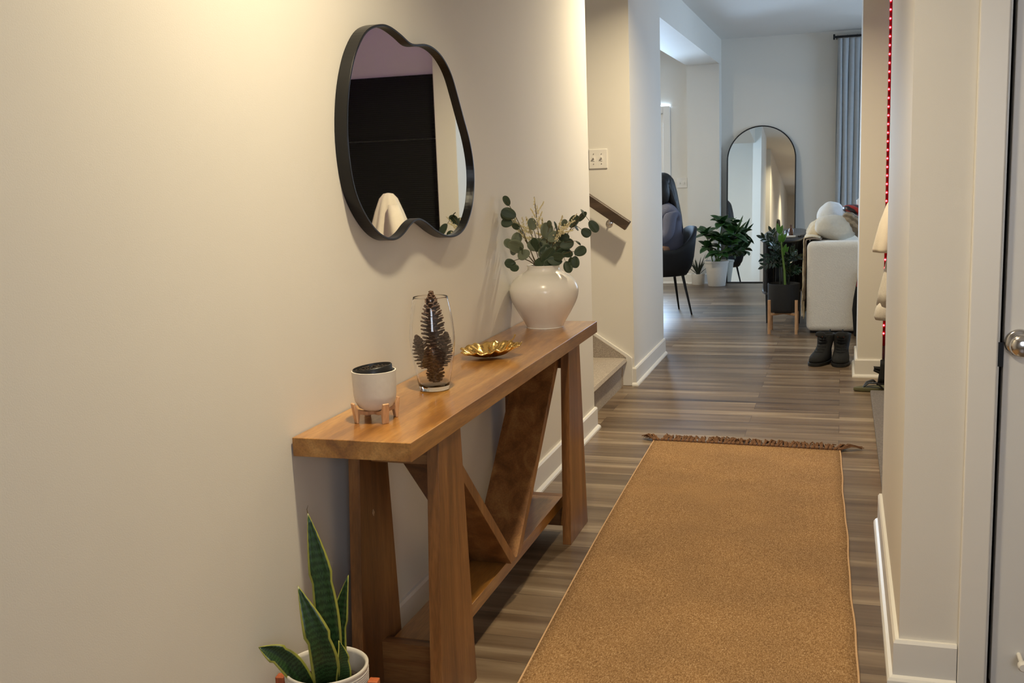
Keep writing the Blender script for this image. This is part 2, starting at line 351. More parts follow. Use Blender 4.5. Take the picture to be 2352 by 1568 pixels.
    def build(s, name, mat, parent=None, origin=None, smooth=False, bevel=0, seg=2, solid=0, sub=0, local=False, angle=40, noflip=False):
        me = bpy.data.meshes.new(name)
        if origin is None:
            if parent is not None or local: origin = Vector((0, 0, 0))
            else:
                lo = [min(p[i] for p in s.v) for i in range(3)]; hi = [max(p[i] for p in s.v) for i in range(3)]
                origin = Vector(((lo[0]+hi[0])/2, (lo[1]+hi[1])/2, lo[2]))
        origin = Vector(origin)
        off = Vector(origin)
        if parent is not None and not local:
            par = parent; off = Vector(parent.get('_o', (0, 0, 0)))
        me.from_pydata([p-off for p in s.v], [], s.f)
        uvl = me.uv_layers.new(name='UVMap'); k = 0
        flat = [c for f in s.uv for c in f]
        for i, c in enumerate(flat): uvl.data[i].uv = c
        me.materials.append(M[mat] if isinstance(mat, str) else mat)
        if smooth:
            for p in me.polygons: p.use_smooth = True
            if angle < 180: me.set_sharp_from_angle(angle=math.radians(angle))
        if not noflip:
            bm = bmesh.new(); bm.from_mesh(me); bmesh.ops.recalc_face_normals(bm, faces=bm.faces[:]); bm.to_mesh(me); bm.free()
        me.update()
        o = bpy.data.objects.new(name, me); COL.objects.link(o)
        if parent is not None: o.parent = parent; o['_o'] = parent['_o'] if '_o' in parent.keys() else (0, 0, 0)
        else: o.location = origin; o['_o'] = tuple(origin)
        if solid:
            m = o.modifiers.new('thickness', 'SOLIDIFY'); m.thickness = solid; m.offset = 0
        if bevel:
            m = o.modifiers.new('bevel', 'BEVEL'); m.width = bevel; m.segments = seg; m.limit_method = 'ANGLE'; m.angle_limit = math.radians(35)
        if sub:
            m = o.modifiers.new('sub', 'SUBSURF'); m.levels = sub; m.render_levels = sub
        return o
def tag(o, label=None, cat=None, group=None, kind=None):
    if label: o['label'] = label
    if cat: o['category'] = cat
    if group: o['group'] = group
    if kind: o['kind'] = kind
    return o
def root(name, loc, label, cat, group=None):
    o = bpy.data.objects.new(name, None); COL.objects.link(o); o.location = loc; o.empty_display_size = .05; o['_o'] = tuple(loc)
    return tag(o, label, cat, group)
def copy_tree(o, parent=None):
    c = o.copy(); COL.objects.link(c); c.parent = parent
    for ch in list(o.children): copy_tree(ch, c)
    return c
def struct(name, mb, mat, **k): return tag(mb.build(name, mat, **k), kind='structure')

# ---------------------------------------------------------------- the room
XL, H = -1.228, 2.74
XR, YC = .157, 2.72                      # hallway right wall, closet wall facing the door
struct('floor', MB().box(-4.6, 4.0, -1.1, 12.5, -.05, 0), 'floor', origin=(0, 0, 0))
struct('ceiling', MB().box(-4.6, 4.0, -1.1, 12.5, H, H+.1), 'ceil')
struct('wall_left', MB().box(XL-.12, XL, -1.0, 5.21, 0, H), 'paint')

struct('wall_entry', MB().box(1.25, 1.35, -1.0, YC, 0, H), 'paint')
struct('wall_stairwell_near', MB().box(-4.5, XL-.12, 5.09, 5.21, 0, H), 'paint')
struct('wall_stairwell_back', MB().box(-4.5, XL, 6.327, 6.45, 0, H), 'paint')
struct('wall_stub', MB().box(XL-.13, XL, 6.45, 7.46, 0, H), 'paint')
struct('wall_stairwell_end', MB().box(-4.6, -4.5, 5.09, 12.3, 0, H), 'paint')
# closet block on the right, its door cut into the wall that faces the camera
DX0, DX1, DH = .366, 1.16, 2.04
wr = MB().box(XR, DX0, YC, YC+.115, 0, H).box(DX0, DX1, YC, YC+.115, DH, H).box(DX1, 1.25, YC, YC+.115, 0, H)
struct('wall_closet', wr, 'paint')
struct('wall_right', MB().box(XR, XR+.115, YC+.115, 3.97, 0, H), 'paint')
struct('wall_closet_back', MB().box(XR+.115, 1.25, 3.86, 3.97, 0, H), 'paint')
struct('wall_closet_side', MB().box(1.25, 1.35, YC, 3.97, 0, H), 'paint')
struct('wall_nook', MB().box(1.15, 1.25, 3.97, 6.92, 0, H), 'paint')
struct('wall_nook_header', MB().box(XR, .252, 3.97, 6.763, 2.295, H), 'paint')
struct('wall_column', MB().box(.103, .252, 6.763, 7.25, 0, H), 'paint', bevel=.004)
struct('wall_nook_end', MB().box(.310, 3.7, 6.92, 7.02, 0, H).box(.310, .36, 7.02, 7.25, 0, H).box(.252, .36, 7.25, 7.30, 0, H), 'paint')
# living room
def wall_hole(x0, x1, y0, y1, hole, axis):
    mb = MB(); a0, a1, z0, z1 = hole
    if axis == 'x':
        mb.box(x0, a0, y0, y1, 0, H).box(a1, x1, y0, y1, 0, H).box(a0, a1, y0, y1, 0, z0).box(a0, a1, y0, y1, z1, H)
    else:
        mb.box(x0, x1, y0, a0, 0, H).box(x0, x1, a1, y1, 0, H).box(x0, x1, a0, a1, 0, z0).box(x0, x1, a0, a1, z1, H)
    return mb
struct('wall_front', wall_hole(-1.35, 1.35, -1.1, -1.0, (.15, 1.05, .9, 2.1), 'x'), 'paint')
struct('wall_living_end', wall_hole(-1.327, 3.7, 12.28, 12.40, (.75, 2.45, .65, 2.55), 'x'), 'paint')
struct('wall_living_side', wall_hole(3.6, 3.7, 7.02, 12.28, (8.9, 11.5, .65, 2.55), 'y'), 'paint')
struct('wall_kitchen_end', wall_hole(-4.5, -1.69, 12.10, 12.22, (-3.15, -1.965, .75, 1.95), 'x'), 'paint')
struct('wall_pilaster', MB().box(-1.69, -1.327, 12.05, 12.40, 0, H-.28), 'paint')
struct('trim_1', MB().box(-1.69, -1.327, 7.46, 12.40, H-.283, H), 'paint')           # dropped beam
# baseboards with shoe moulding
def base_run(name, p0, p1, nrm, t=.014, h=.115, m0=0, m1=0):
    # p0,p1 along the wall face, nrm pointing into the room; m0/m1 = 1 mitres that end around an outside corner
    p0 = Vector((*p0, 0)); p1 = Vector((*p1, 0)); d = (p1-p0).normalized(); n = Vector((*nrm, 0))
    prof = [(-.001, 0), (.028, 0), (.027, .008), (.022, .015), (t, .02), (t, h-.008), (t-.005, h), (-.001, h)]
    R = [[p + n*a + d*a*m + Vector((0, 0, z)) for a, z in prof] for p, m in ((p0, -m0), (p1, m1))]
    return struct(name, MB().rings(R), 'trim')
base_run('baseboard_left', (XL, -1), (XL, 5.21), (1, 0), m1=1)
base_run('baseboard_left_end', (XL, 5.21), (XL-.05, 5.21), (0, 1), m0=1)
base_run('baseboard_stub', (XL, 6.327), (XL, 7.46), (1, 0), m0=1)
base_run('baseboard_stub_end', (XL, 6.327), (XL-.012, 6.327), (0, -1), m0=1)
base_run('baseboard_right', (XR, YC), (XR, 3.97), (-1, 0), m0=1)
base_run('baseboard_closet', (XR, YC), (.296, YC), (0, -1), m0=1)
base_run('baseboard_column', (.103, 6.763), (.252, 6.763), (0, -1), m0=1)
base_run('baseboard_column_side', (.103, 6.763), (.103, 7.25), (-1, 0), m0=1)
base_run('baseboard_living', (-1.327, 12.28), (3.6, 12.28), (0, -1))
base_run('baseboard_kitchen', (-4.5, 12.10), (-1.69, 12.10), (0, -1))
base_run('baseboard_pilaster', (-1.69, 12.05), (-1.327, 12.05), (0, -1))
# closet door
struct('trim_2', MB().box(.298, .363, YC-.016, YC, 0, DH+.065).box(.363, 1.17, YC-.016, YC, DH+.003, DH+.065), 'trim', bevel=.003)
struct('trim_3', MB().box(DX0-.003, DX0+.004, YC+.006, YC+.10, 0, DH), 'trim')
dr = tag(MB().box(.379, 1.15, YC+.004, YC+.04, .012, DH-.006).build('door_1', 'door', bevel=.002), kind='structure')
kx, kz = .412, .90
MB().rings([[Vector((kx+r*math.cos(2*PI*j/32), YC+.004-dy, kz+r*math.sin(2*PI*j/32))) for j in range(32)] for r, dy in
    [(.033, 0), (.033, .004), (.028, .009), (.013, .012), (.012, .028), (.020, .034), (.028, .044), (.029, .054), (.024, .063), (.012, .067), (.002, .068)]]).build('door_handle', 'chrome', dr, smooth=True, angle=60)
MB().box(.3665, .3785, YC+.003, YC+.012, .84, .90).build('latch_plate', 'blackmetal', dr)
ds = Vector((.442, YC+.004, .10))
MB().tube([ds, ds+Vector((0, -.055, 0))], .006, 10).build('door_stop', 'trim', dr, smooth=True)
MB().tube([ds+Vector((0, -.055, 0)), ds+Vector((0, -.058, 0)), ds+Vector((0, -.072, 0)), ds+Vector((0, -.076, 0))], [.010, .012, .012, .009], 14).build('stop_bumper', 'plate', dr, smooth=True)
# dining window
wn = tag(MB().box(-3.28, -3.15, 12.075, 12.10, .66, 2.03).box(-1.965, -1.885, 12.075, 12.10, .66, 2.03).box(-3.15, -1.965, 12.075, 12.10, 1.95, 2.03).box(-3.28, -1.885, 12.06, 12.10, .66, .75).build('window_1', 'trim', bevel=.004), kind='structure')
MB().box(-3.15, -3.11, 12.12, 12.16, .75, 1.95).box(-2.003, -1.965, 12.12, 12.16, .75, 1.95).box(-3.11, -2.003, 12.12, 12.16, .75, .79).box(-3.11, -2.003, 12.12, 12.16, 1.908, 1.95).box(-3.11, -2.003, 12.125, 12.155, 1.32, 1.36).build('sash', 'trim', wn, bevel=.003)
MB().box(-3.11, -2.003, 12.138, 12.142, .79, 1.908).build('pane', 'pane', wn)
for nm, b1, b2 in (('fill_window', (.15, 1.05, -1.05), 'x'), ('window_2', (.75, 2.45, 12.34), 'x'), ('window_3', (8.9, 11.5, 3.66), 'y')):  # the one behind the camera is added for the entry fill
    a0, a1, c = b1; z0, z1 = (.9, 2.1) if c < 0 else (.65, 2.55); fr = MB(); g = MB()
    def bx(mb, p, q, z, y, t=.02):
        (mb.box(p, q, c-t, c+t, z, y) if b2 == 'x' else mb.box(c-t, c+t, p, q, z, y))
    bx(fr, a0, a0+.06, z0, z1); bx(fr, a1-.06, a1, z0, z1); bx(fr, a0, a1, z0, z0+.06); bx(fr, a0, a1, z1-.06, z1); bx(fr, a0, a1, 1.58, 1.62)
    fo = struct(nm, fr, 'trim'); bx(g, a0+.06, a1-.06, z0+.06, 1.58, .003); bx(g, a0+.06, a1-.06, 1.62, z1-.06, .003); g.build('pane', 'pane', fo)

# ---------------------------------------------------------------- stairs
st = root('staircase', (-1.9, 5.77, 0), 'carpeted stairs climbing left between the two hallway walls', 'stairs')
N = 8; rise, run = .178, .262
prof = [(-1.297, 0)]
for k in range(N):
    x = -1.297 - k*run; z = (k+1)*rise
    prof += [(x, z-.05), (x+.018, z-.042), (x+.026, z-.022), (x+.018, z-.004), (x, z), (x-run, z)]
prof += [(prof[-1][0], 0)]
MB().prism([(x, z) for x, z in prof], 1, 5.215, 6.308).build('carpet', 'carpet', st, smooth=True, angle=35)
sk = [(-1.238, 0), (-1.238, .176), (-1.262, .196), (-3.40, .196+.66*2.138), (-3.40, 0)]
MB().prism(sk, 1, 6.309, 6.3265).build('skirt_board', 'trim', st, bevel=.003)
MB().prism([(-1.30, .178), (-1.30, .196+.66*.038-.020), (-3.3, .196+.66*2.038-.020), (-3.3, .178+1.4)] if False else [(-1.275, .179), (-1.285, .19), (-2.9, .196+.66*1.638-.022), (-2.9, .179)], 1, 6.302, 6.309).build('carpet_edging', 'carpet', st)

# ---------------------------------------------------------------- handrail, switch, outlet
hr = root('handrail', (-1.32, 6.25, 1.0), 'grey-brown wooden stair handrail on the stairwell wall', 'handrail')
e0 = Vector((-1.237, 6.245, 1.003)); dirr = Vector((-1, 0, .69)).normalized(); up = Vector((.69, 0, 1)).normalized()
R = []
for t in (0, 2.2):
    c = e0 + dirr*t
    R.append([c + Vector((0, a, 0)) + up*b for a, b in ((-.021, -.03), (-.021, .026), (-.016, .031), (.016, .031), (.021, .026), (.021, -.03))])
MB().rings(R).build('rail', 'railwood', hr, bevel=.002)
b0 = e0 + dirr*.115
bk_ = MB().tube([b0-up*.03, b0-up*.045, b0-up*.06+Vector((0, .03, 0)), b0-up*.062+Vector((0, .082, 0))], [.007, .006, .006, .006], 10).build('bracket', 'chrome', hr, smooth=True)
pc = b0-up*.062
MB().rings([[Vector((pc.x+r*math.cos(2*PI*j/20), 6.3265-dy, pc.z+r*math.sin(2*PI*j/20))) for j in range(20)] for r, dy in [(.022, 0), (.022, .004), (.012, .008)]]).build('rosette', 'chrome', bk_, smooth=True)
sw = tag(MB().box(-1.487, -1.372, 6.320, 6.327, 1.352, 1.47).build('light_switch', 'plate', bevel=.003), 'white double light switch plate above the stair handrail', 'switch')
for x in (-1.457, -1.408):
    MB().box(x-.0055, x+.0055, 6.317, 6.3195, 1.398, 1.424).build('switch_slot', 'trim', sw)
    MB().prism([(6.319, 1.404), (6.306, 1.417), (6.306, 1.423), (6.319, 1.418)], 0, x-.0045, x+.0045).build('toggle', 'plate', sw)
for x in (-1.457, -1.408):
    for z in (1.381, 1.441): MB().tube([(x, 6.3195, z), (x, 6.3175, z)], .003, 8).build('screw', 'chrome', sw)
ol = tag(MB().box(-1.818, -1.70, 12.092, 12.10, 1.10, 1.215).build('wall_switch', 'plate', bevel=.003), 'white double switch plate on the far wall beside the dining window', 'switch')
for x in (-1.785, -1.733): MB().box(x-.006, x+.006, 12.083, 12.091, 1.146, 1.17).build('toggle', 'plate', ol)

# ---------------------------------------------------------------- ceiling lights of the hallway
def ceiling_light(x, y, label, watts=LAMP_W, beam=128):
    r = root('ceiling_light', (x, y, H-.03), label, 'ceiling light', 'flush hallway ceiling lights')
    MB().lathe([(.095, 0), (.098, .012), (.095, .03)], (x, y, H-.03), 40, True, True).build('housing', 'plate', r, smooth=True)
    MB().lathe([(.0, -.004), (.05, -.004), (.08, -.001)], (x, y, H-.03), 40, False, False).build('diffuser', 'diffuser', r, smooth=True)
    l = bpy.data.lights.new('bulb', 'AREA'); l.shape = 'DISK'; l.size = .125; l.spread = math.radians(beam); l.energy = watts; l.color = LAMP
    o = bpy.data.objects.new('bulb', l); COL.objects.link(o); o.location = (0, 0, -.008); o.parent = r
    return r
ceiling_light(-.68, 2.05, 'round flush ceiling light over the console table', 20.5, 116)
ceiling_light(-.62, 5.45, 'round flush ceiling light by the stairs', 36, 140)
ceiling_light(-2.9, 9.3, 'round flush ceiling light over the dining area', 48, 175)

# ---------------------------------------------------------------- console table
TZ = .754
tb = root('console_table', (-1.07, 3.04, 0), 'long brown oak console table with V shaped braces against the left wall', 'console table')
MB().box(-1.224, -.923, 2.10, 3.996, TZ-.045, TZ).build('tabletop', 'wy', tb, bevel=.0015)
def legb(x0, x1, yt0, yt1, yb0, yb1):
    mb = MB(); mb.prism([(yb0, 0), (yb1, 0), (yt1, TZ-.045), (yt0, TZ-.045)], 0, x0, x1); return mb
for x0, x1 in ((-.957, -.926), (-1.169, -1.138)):
    for q in ((2.275, 2.43, 2.21, 2.47), (3.55, 3.71, 3.505, 3.77)):
        legb(x0, x1, *q).build('leg', 'wz', tb, bevel=.0015)
for y0, y1 in ((2.335, 2.37), (3.62, 3.655)):
    MB().box(-1.138, -.957, y0, y1, TZ-.045-.075, TZ-.045).build('top_rail', 'wx', tb, bevel=.001)
    MB().box(-1.138, -.957, y0, y1, .03, .145).build('low_rail', 'wx', tb, bevel=.001)
MB().box(-1.118, -.985, 2.37, 3.62, .105, .145).build('stretcher', 'wy', tb, bevel=.001)
def brace(yt, yb):
    th = .024*1.0
    MB().prism([(yb-th, .145), (yb+th, .145), (yt+th, TZ-.045), (yt-th, TZ-.045)], 0, -1.115, -.968).build('brace', 'wz', tb, bevel=.001)
brace(2.385, 2.955); brace(3.585, 3.012)
for p, n in (((-1.1378, 2.33, .50), 0),):
    MB().prism([(p[1], p[2]-.009), (p[1]+.006, p[2]), (p[1], p[2]+.009), (p[1]-.006, p[2])], 0, -1.1385, -1.1365).build('chip', 'hem', tb)

# ---------------------------------------------------------------- wall mirror (irregular outline)
raw = [(2.635, 1.752), (2.70, 1.753), (2.775, 1.739), (2.848, 1.722), (2.96, 1.734), (3.065, 1.716), (3.150, 1.668), (3.204, 1.600), (3.252, 1.53), (3.302, 1.458), (3.331, 1.376), (3.326, 1.300), (3.291, 1.229), (3.224, 1.175), (3.139, 1.153), (3.042, 1.157), (2.952, 1.182), (2.885, 1.208), (2.827, 1.221), (2.771, 1.211), (2.72, 1.189), (2.664, 1.176), (2.6, 1.181), (2.533, 1.206), (2.472, 1.250), (2.424, 1.305), (2.40, 1.37), (2.393, 1.456), (2.407, 1.542), (2.435, 1.612), (2.478, 1.674), (2.546, 1.728)]
def smooth_loop(P, k=6):
    out = []; n = len(P)
    for i in range(n):
        p0, p1, p2, p3 = [Vector((*P[(i+j-1) % n], 0)) for j in range(4)]
        for s in range(k):
            t = s/k
            q = .5*((2*p1) + (p2-p0)*t + (2*p0-5*p1+4*p2-p3)*t*t + (3*p1-p0-3*p2+p3)*t**3)
            out.append((q.x, q.y))
    for _ in range(3):
        out = [((out[i-1][0]+2*out[i][0]+out[(i+1) % len(out)][0])/4, (out[i-1][1]+2*out[i][1]+out[(i+1) % len(out)][1])/4) for i in range(len(out))]
    return out
XF = XL + .036                            # front of the frame
kk = XF/-1.178                            # outline was measured a hair further out from the wall
ol_ = smooth_loop([(y*kk, 1.35+(z-1.35)*kk) for y, z in raw])
def inset(P, d):
    out = []; n = len(P)
    ar = sum(P[i][0]*P[(i+1) % n][1]-P[(i+1) % n][0]*P[i][1] for i in range(n))
    s = 1 if ar > 0 else -1
    for i in range(n):
        a = Vector(P[i-1]); b = Vector(P[(i+1) % n]); t = (b-a).normalized()
        out.append((P[i][0]-t.y*d*s, P[i][1]+t.x*d*s))
    return out
mr = root('wall_mirror', (XL, 2.87, 1.46), 'irregular wavy wall mirror with a thin black frame above the console table', 'mirror')
i8 = inset(ol_, .007)
MB().rings([[(x, y, z) for y, z in P] for x, P in ((XL+.001, ol_), (XF, ol_), (XF, i8), (XL+.018, i8))], False, False).build('frame', 'blackmetal', mr, bevel=.0015)
MB().add([(XL+.022, y, z) for y, z in inset(ol_, .005)], [tuple(range(len(ol_)))]).build('mirror_glass', 'mirror', mr)
MB().prism(inset(ol_, .006), 0, XL+.004, XL+.02).build('backing', 'black', mr)

# ---------------------------------------------------------------- things on the table
# planter on a small wooden stand
C = Vector((-1.098, 2.298, TZ))
pt = root('ceramic_pot', (C.x, C.y, C.z+.03), 'small white ceramic pot with a black rim insert, in a wooden stand on the table', 'pot')
MB().lathe([(.001, .028), (.030, .029), (.042, .036), (.0505, .052), (.053, .066), (.0545, .118), (.055, .126), (.052, .1265), (.0515, .118), (.0505, .07), (.02, .05)], C, 56, False, False).build('body', 'matte', pt, smooth=True, angle=50)
tilt = Matrix.Rotation(math.radians(7), 3, Vector((.2, -1, 0)))
def tring(r, z): return [C+Vector((-.003, 0, .128)) + tilt @ Vector((r*math.cos(2*PI*j/40), r*math.sin(2*PI*j/40), z)) for j in range(40)]
ln_ = MB().rings([tring(.048, -.012), tring(.0495, .006), tring(.0475, .008), tring(.046, .001), tring(.001, -.001)], True, True).build('liner', 'black', pt, smooth=True, angle=50)
mbs = MB()
for k in range(70):
    a = random.random()*2*PI; r = .043*math.sqrt(random.random()); p = C+Vector((-.003, 0, .128)) + tilt @ Vector((r*math.cos(a), r*math.sin(a), .003))
    mbs.ell(p, (.003, .003, .002), 6, 4)
mbs.build('soil', 'soil', ln_, smooth=True)
sd = root('plant_stand', (C.x, C.y, C.z), 'small light wood four-legged stand under the white pot on the table', 'stand')
for k in range(4):
    a = math.radians(35+90*k) + .25; d = Vector((math.cos(a), math.sin(a), 0)); s_ = Vector((-d.y, d.x, 0))
    mb = MB(); pr = [(.050, 0), (.056, 0), (.0635, .050), (.0585, .0515), (.0505, .034), (.028, .027), (.0, .0255), (.0, .016), (.030, .018), (.046, .022)]
    vs = [C + d*a_ + s_*o_*.0085 + Vector((0, 0, z)) for o_ in (-1, 1) for a_, z in pr]; n = len(pr)
    mb.add(vs, [tuple(range(n))[::-1], tuple(range(n, 2*n))] + [(i, (i+1) % n, n+(i+1) % n, n+i) for i in range(n)])
    mb.build('leg', 'lightwood', sd, bevel=.0015)
# clear barrel vase
V = Vector((-1.088, 2.665, TZ))
gv = MB()
def spline(P, k=5):
    out = []
    for i in range(len(P)-1):
        p0, p1, p2, p3 = P[max(0, i-1)], P[i], P[i+1], P[min(len(P)-1, i+2)]
        for q in range(k):
            t = q/k; out.append(tuple(.5*(2*p1[c]+(p2[c]-p0[c])*t+(2*p0[c]-5*p1[c]+4*p2[c]-p3[c])*t*t+(3*p1[c]-p0[c]-3*p2[c]+p3[c])*t**3) for c in (0, 1)))
    return out+[P[-1]]
pr = [(.001, 0), (.037, 0), (.041, .002)] + spline([(.0425, .006), (.0505, .05), (.0595, .10), (.063, .135), (.0625, .165), (.0575, .215), (.0485, .262)])
inn = [(.0478, .2632), (.0471, .262)] + spline([(.0470, .2605), (.0560, .215), (.0610, .165), (.0615, .135), (.0580, .10), (.0490, .05), (.0425, .020)]) + [(.038, .0135), (.001, .012)]
gv.lathe(pr + inn, V, 96, True, True)
tag(gv.build('glass_vase', 'glass', smooth=True, angle=50, origin=V), 'clear barrel shaped glass vase filled with pinecones on the table', 'vase')
def pinecone(L, R, turns=13, taper=1.0, name='pinecone', mat='cone'):
    mb = MB(); n = 104 if L > .1 else 72
    prof = lambda t: R*(math.sin(PI*min(1, (t*.86+.12)))**.75)*(1-.35*t*taper)
    mb.lathe([(max(.001, prof(i/10)*.45), L*i/10) for i in range(11)], (0, 0, 0), 10, True, True)
    for k in range(n):
        t = (k+.5)/n; a = k*2.39996; z = L*t; r = prof(t)
        d = Vector((math.cos(a), math.sin(a), 0)); s_ = Vector((-d.y, d.x, 0)); tilt_ = .15+.9*t**2
        out = (d*math.cos(tilt_)+Vector((0, 0, 1))*math.sin(tilt_)).normalized(); upv = s_.cross(out)*-1
        if upv.z < 0: upv = -upv
        w_ = R*.30*(1-.3*t); b = Vector((0, 0, z)) + d*r*.35; l = r*.74+.003
        q = [b-s_*w_*.4, b+s_*w_*.4, b+out*l*.7+s_*w_, b+out*l+s_*w_*.45, b+out*l-s_*w_*.45, b+out*l*.7-s_*w_]
        th = upv*R*.10
        vs = q + [p+th*(.5 if i < 2 else 1.0) for i, p in enumerate(q)]
        mb.add(vs, [(5, 4, 3, 2, 1, 0), (6, 7, 8, 9, 10, 11)] + [(i, (i+1) % 6, 6+(i+1) % 6, 6+i) for i in range(6)])
    o = mb.build(name, mat, local=True); o['_o'] = (0, 0, 0)
    return o
def place(o, p, axis, spin, label, cat='pinecone', group='pinecones in the glass vase'):
    o.rotation_mode = 'QUATERNION'
    q = Vector((0, 0, 1)).rotation_difference(Vector(axis).normalized()) @ Matrix.Rotation(spin, 3, 'Z').to_quaternion()
    o.rotation_quaternion = q; o.location = p; tag(o, label, cat, group)
c1 = pinecone(.158, .034, taper=.9); place(c1, V+Vector((.003, .0, .116)), (.0, 0, 1), 0, 'tall upright pinecone sticking out of the top of the glass vase')
c2 = pinecone(.062, .026, mat='conedark'); place(c2, V+Vector((.003, -.004, .021)), (.12, 0, 1), 1, 'dark squat pinecone lying lowest in the glass vase')
c3 = pinecone(.094, .027, mat='cone'); place(c3, V+Vector((-.019, -.004, .062)), (-.25, -.1, 1), 2, 'pinecone leaning to the left side of the glass vase')
c4 = c3.copy(); COL.objects.link(c4); place(c4, V+Vector((.020, .006, .066)), (.18, .1, 1), 4, 'pinecone leaning to the right side of the glass vase')
c5 = pinecone(.064, .027, mat='cone'); place(c5, V+Vector((.002, -.010, .118)), (.05, -.1, -1), 1, 'pinecone pointing down in the middle of the glass vase')
# gold leaf dish
D = Vector((-1.095, 3.165, TZ))
mb = MB(); nr, na = 12, 96; vs = []; uvs = []
ca, sa = math.cos(.42), math.sin(.42)
for i in range(nr+1):
    t = i/nr
    for j in range(na):
        a = 2*PI*j/na
        lob = 1+.07*math.cos(3*a)+.04*math.cos(7*a+.4)+.02*math.cos(16*a)*t
        x = .098*t*math.cos(a)*lob; y = .070*t*math.sin(a)*lob
        z = .004+.030*t**2.0 + (.0028*math.cos(9*a)+.0026*math.cos(19*a+1))*t**3 + .010*t**3*math.cos(a-.6)
        z += .0035*math.cos(11*a+3*t)*t*(1-t)*2
        vs.append(D + Vector((x*ca-y*sa, x*sa+y*ca, z))); uvs.append((t, a))
fs = [(i*na+j, i*na+(j+1) % na, (i+1)*na+(j+1) % na, (i+1)*na+j) for i in range(nr) for j in range(na)]
mb.add(vs, fs, uvs)
dsh = root('leaf_dish', D, 'gold metal dish shaped like a crinkled leaf on the table', 'dish')
bw_ = mb.build('bowl', 'gold', dsh, smooth=True, solid=.003, angle=180)
mb = MB(); tipd = D+Vector((.062, .075, .052))
mb.tube([D+Vector((-.055, -.03, .016)), D+Vector((0, 0, .0085)), D+Vector((.035, .035, .022)), tipd, tipd+Vector((.004, .008, .012))], [.0014, .002, .0022, .002, .003], 8)
for k in range(6):
    for s_ in (-1, 1):
        b = D+Vector((-.04+.018*k, -.022+.014*k, .011+.001*k)); e = b+Vector((-.012-.02*s_, .028*s_, .014))
        mb.tube([b, e], [.0013, .0006], 6)
mb.build('midrib', 'gold', bw_, smooth=True)
# big cream vase
def spline_(P, k=5):
    out = []
    for i in range(len(P)-1):
        p0, p1, p2, p3 = P[max(0, i-1)], P[i], P[i+1], P[min(len(P)-1, i+2)]
        for q in range(k):
            t = q/k; out.append(tuple(max(.0005 if c == 0 else 0, .5*(2*p1[c]+(p2[c]-p0[c])*t+(2*p0[c]-5*p1[c]+4*p2[c]-p3[c])*t*t+(3*p1[c]-p0[c]-3*p2[c]+p3[c])*t**3)) for c in (0, 1)))
    return out+[P[-1]]
W_ = Vector((-1.092, 3.835, TZ))
mb = MB()
pr = [(.001, 0), (.066, 0), (.071, .004), (.080, .022), (.104, .062), (.124, .10), (.1325, .132), (.131, .158), (.117, .184), (.094, .203), (.073, .214), (.0635, .222), (.0615, .232), (.0635, .239), (.061, .241), (.0575, .236), (.058, .222), (.085, .203), (.11, .18), (.124, .15), (.11, .09), (.06, .02), (.001, .01)]
mb.lathe(spline_(pr[:20], 4)+pr[20:], W_, 96, False, False)
tag(mb.build('ceramic_vase', 'ceramic', smooth=True, angle=180, origin=W_), 'large round cream ceramic vase holding eucalyptus on the far end of the table', 'vase')
mouth = W_+Vector((0, 0, .236))
DOWN_CAM = (EYE-mouth).normalized()
def path(a, b, bow, n=7):
    a = Vector(a); b = Vector(b); return [a.lerp(b, i/n) + Vector((0, 0, 1))*bow*math.sin(PI*i/n) for i in range(n+1)]
def euc_stem(tips, label, yb, pale=False, bow=.02, extra=0, scale=1):
    """tips: (u, v, radius px, turn 0..1)"""
    P = [at(u, v, yb) for u, v, *_ in tips]
    for p in P: p.x = max(p.x, XL+.03)
    tip = P[0]
    base = W_+Vector((random.uniform(-.02, .02), random.uniform(-.02, .02), .10))
    thr = mouth+Vector(((tip.x-mouth.x)*.2, (tip.y-mouth.y)*.2, 0))
    thr = mouth + (thr-mouth).normalized()*min(.04, (thr-mouth).length)
    pts = [base, thr] + path(thr, tip, bow)[1:]
    r = root('eucalyptus_stem', base, label, 'eucalyptus', 'eucalyptus stems in the cream vase')
    mb = MB(); mb.tube(pts, [.0022]*2+[.0021-.00018*i for i in range(len(pts)-2)], 6)
    lf = MB()
    for (u, v, rad, turn), p in zip(tips, P):
        m = rad/592*.88*scale
        near = min(pts[1:], key=lambda q: (q-p).length + (0.02 if q.z > p.z else 0))
        dd = (p-near); 
        if dd.length < .015: dd = (tip-thr)
        dd.normalize()
        face = (EYE-p).normalized(); face = (face + Vector((random.uniform(-1, 1), random.uniform(-1, 1), random.uniform(-.6, .9)))*(turn*1.25+.15)).normalized()
        d2 = (dd - face*dd.dot(face)).normalized()
        lf.leaf(p-d2*m*.9, d2, face, m*random.uniform(1.95, 2.35), m*random.uniform(1.6, 1.95), curl=random.uniform(-.4, .6), fold=random.uniform(.05, .3), n=14, shape='round')
        if (p-near).length > .008: mb.tube([near, p-d2*m*.9], [.0012, .0009], 5)
    mb.build('stem', 'stem', r, smooth=True)
    lf.build('leaves', 'euc2' if pale else 'euc', r, smooth=True, solid=.0006, angle=180)
    return r
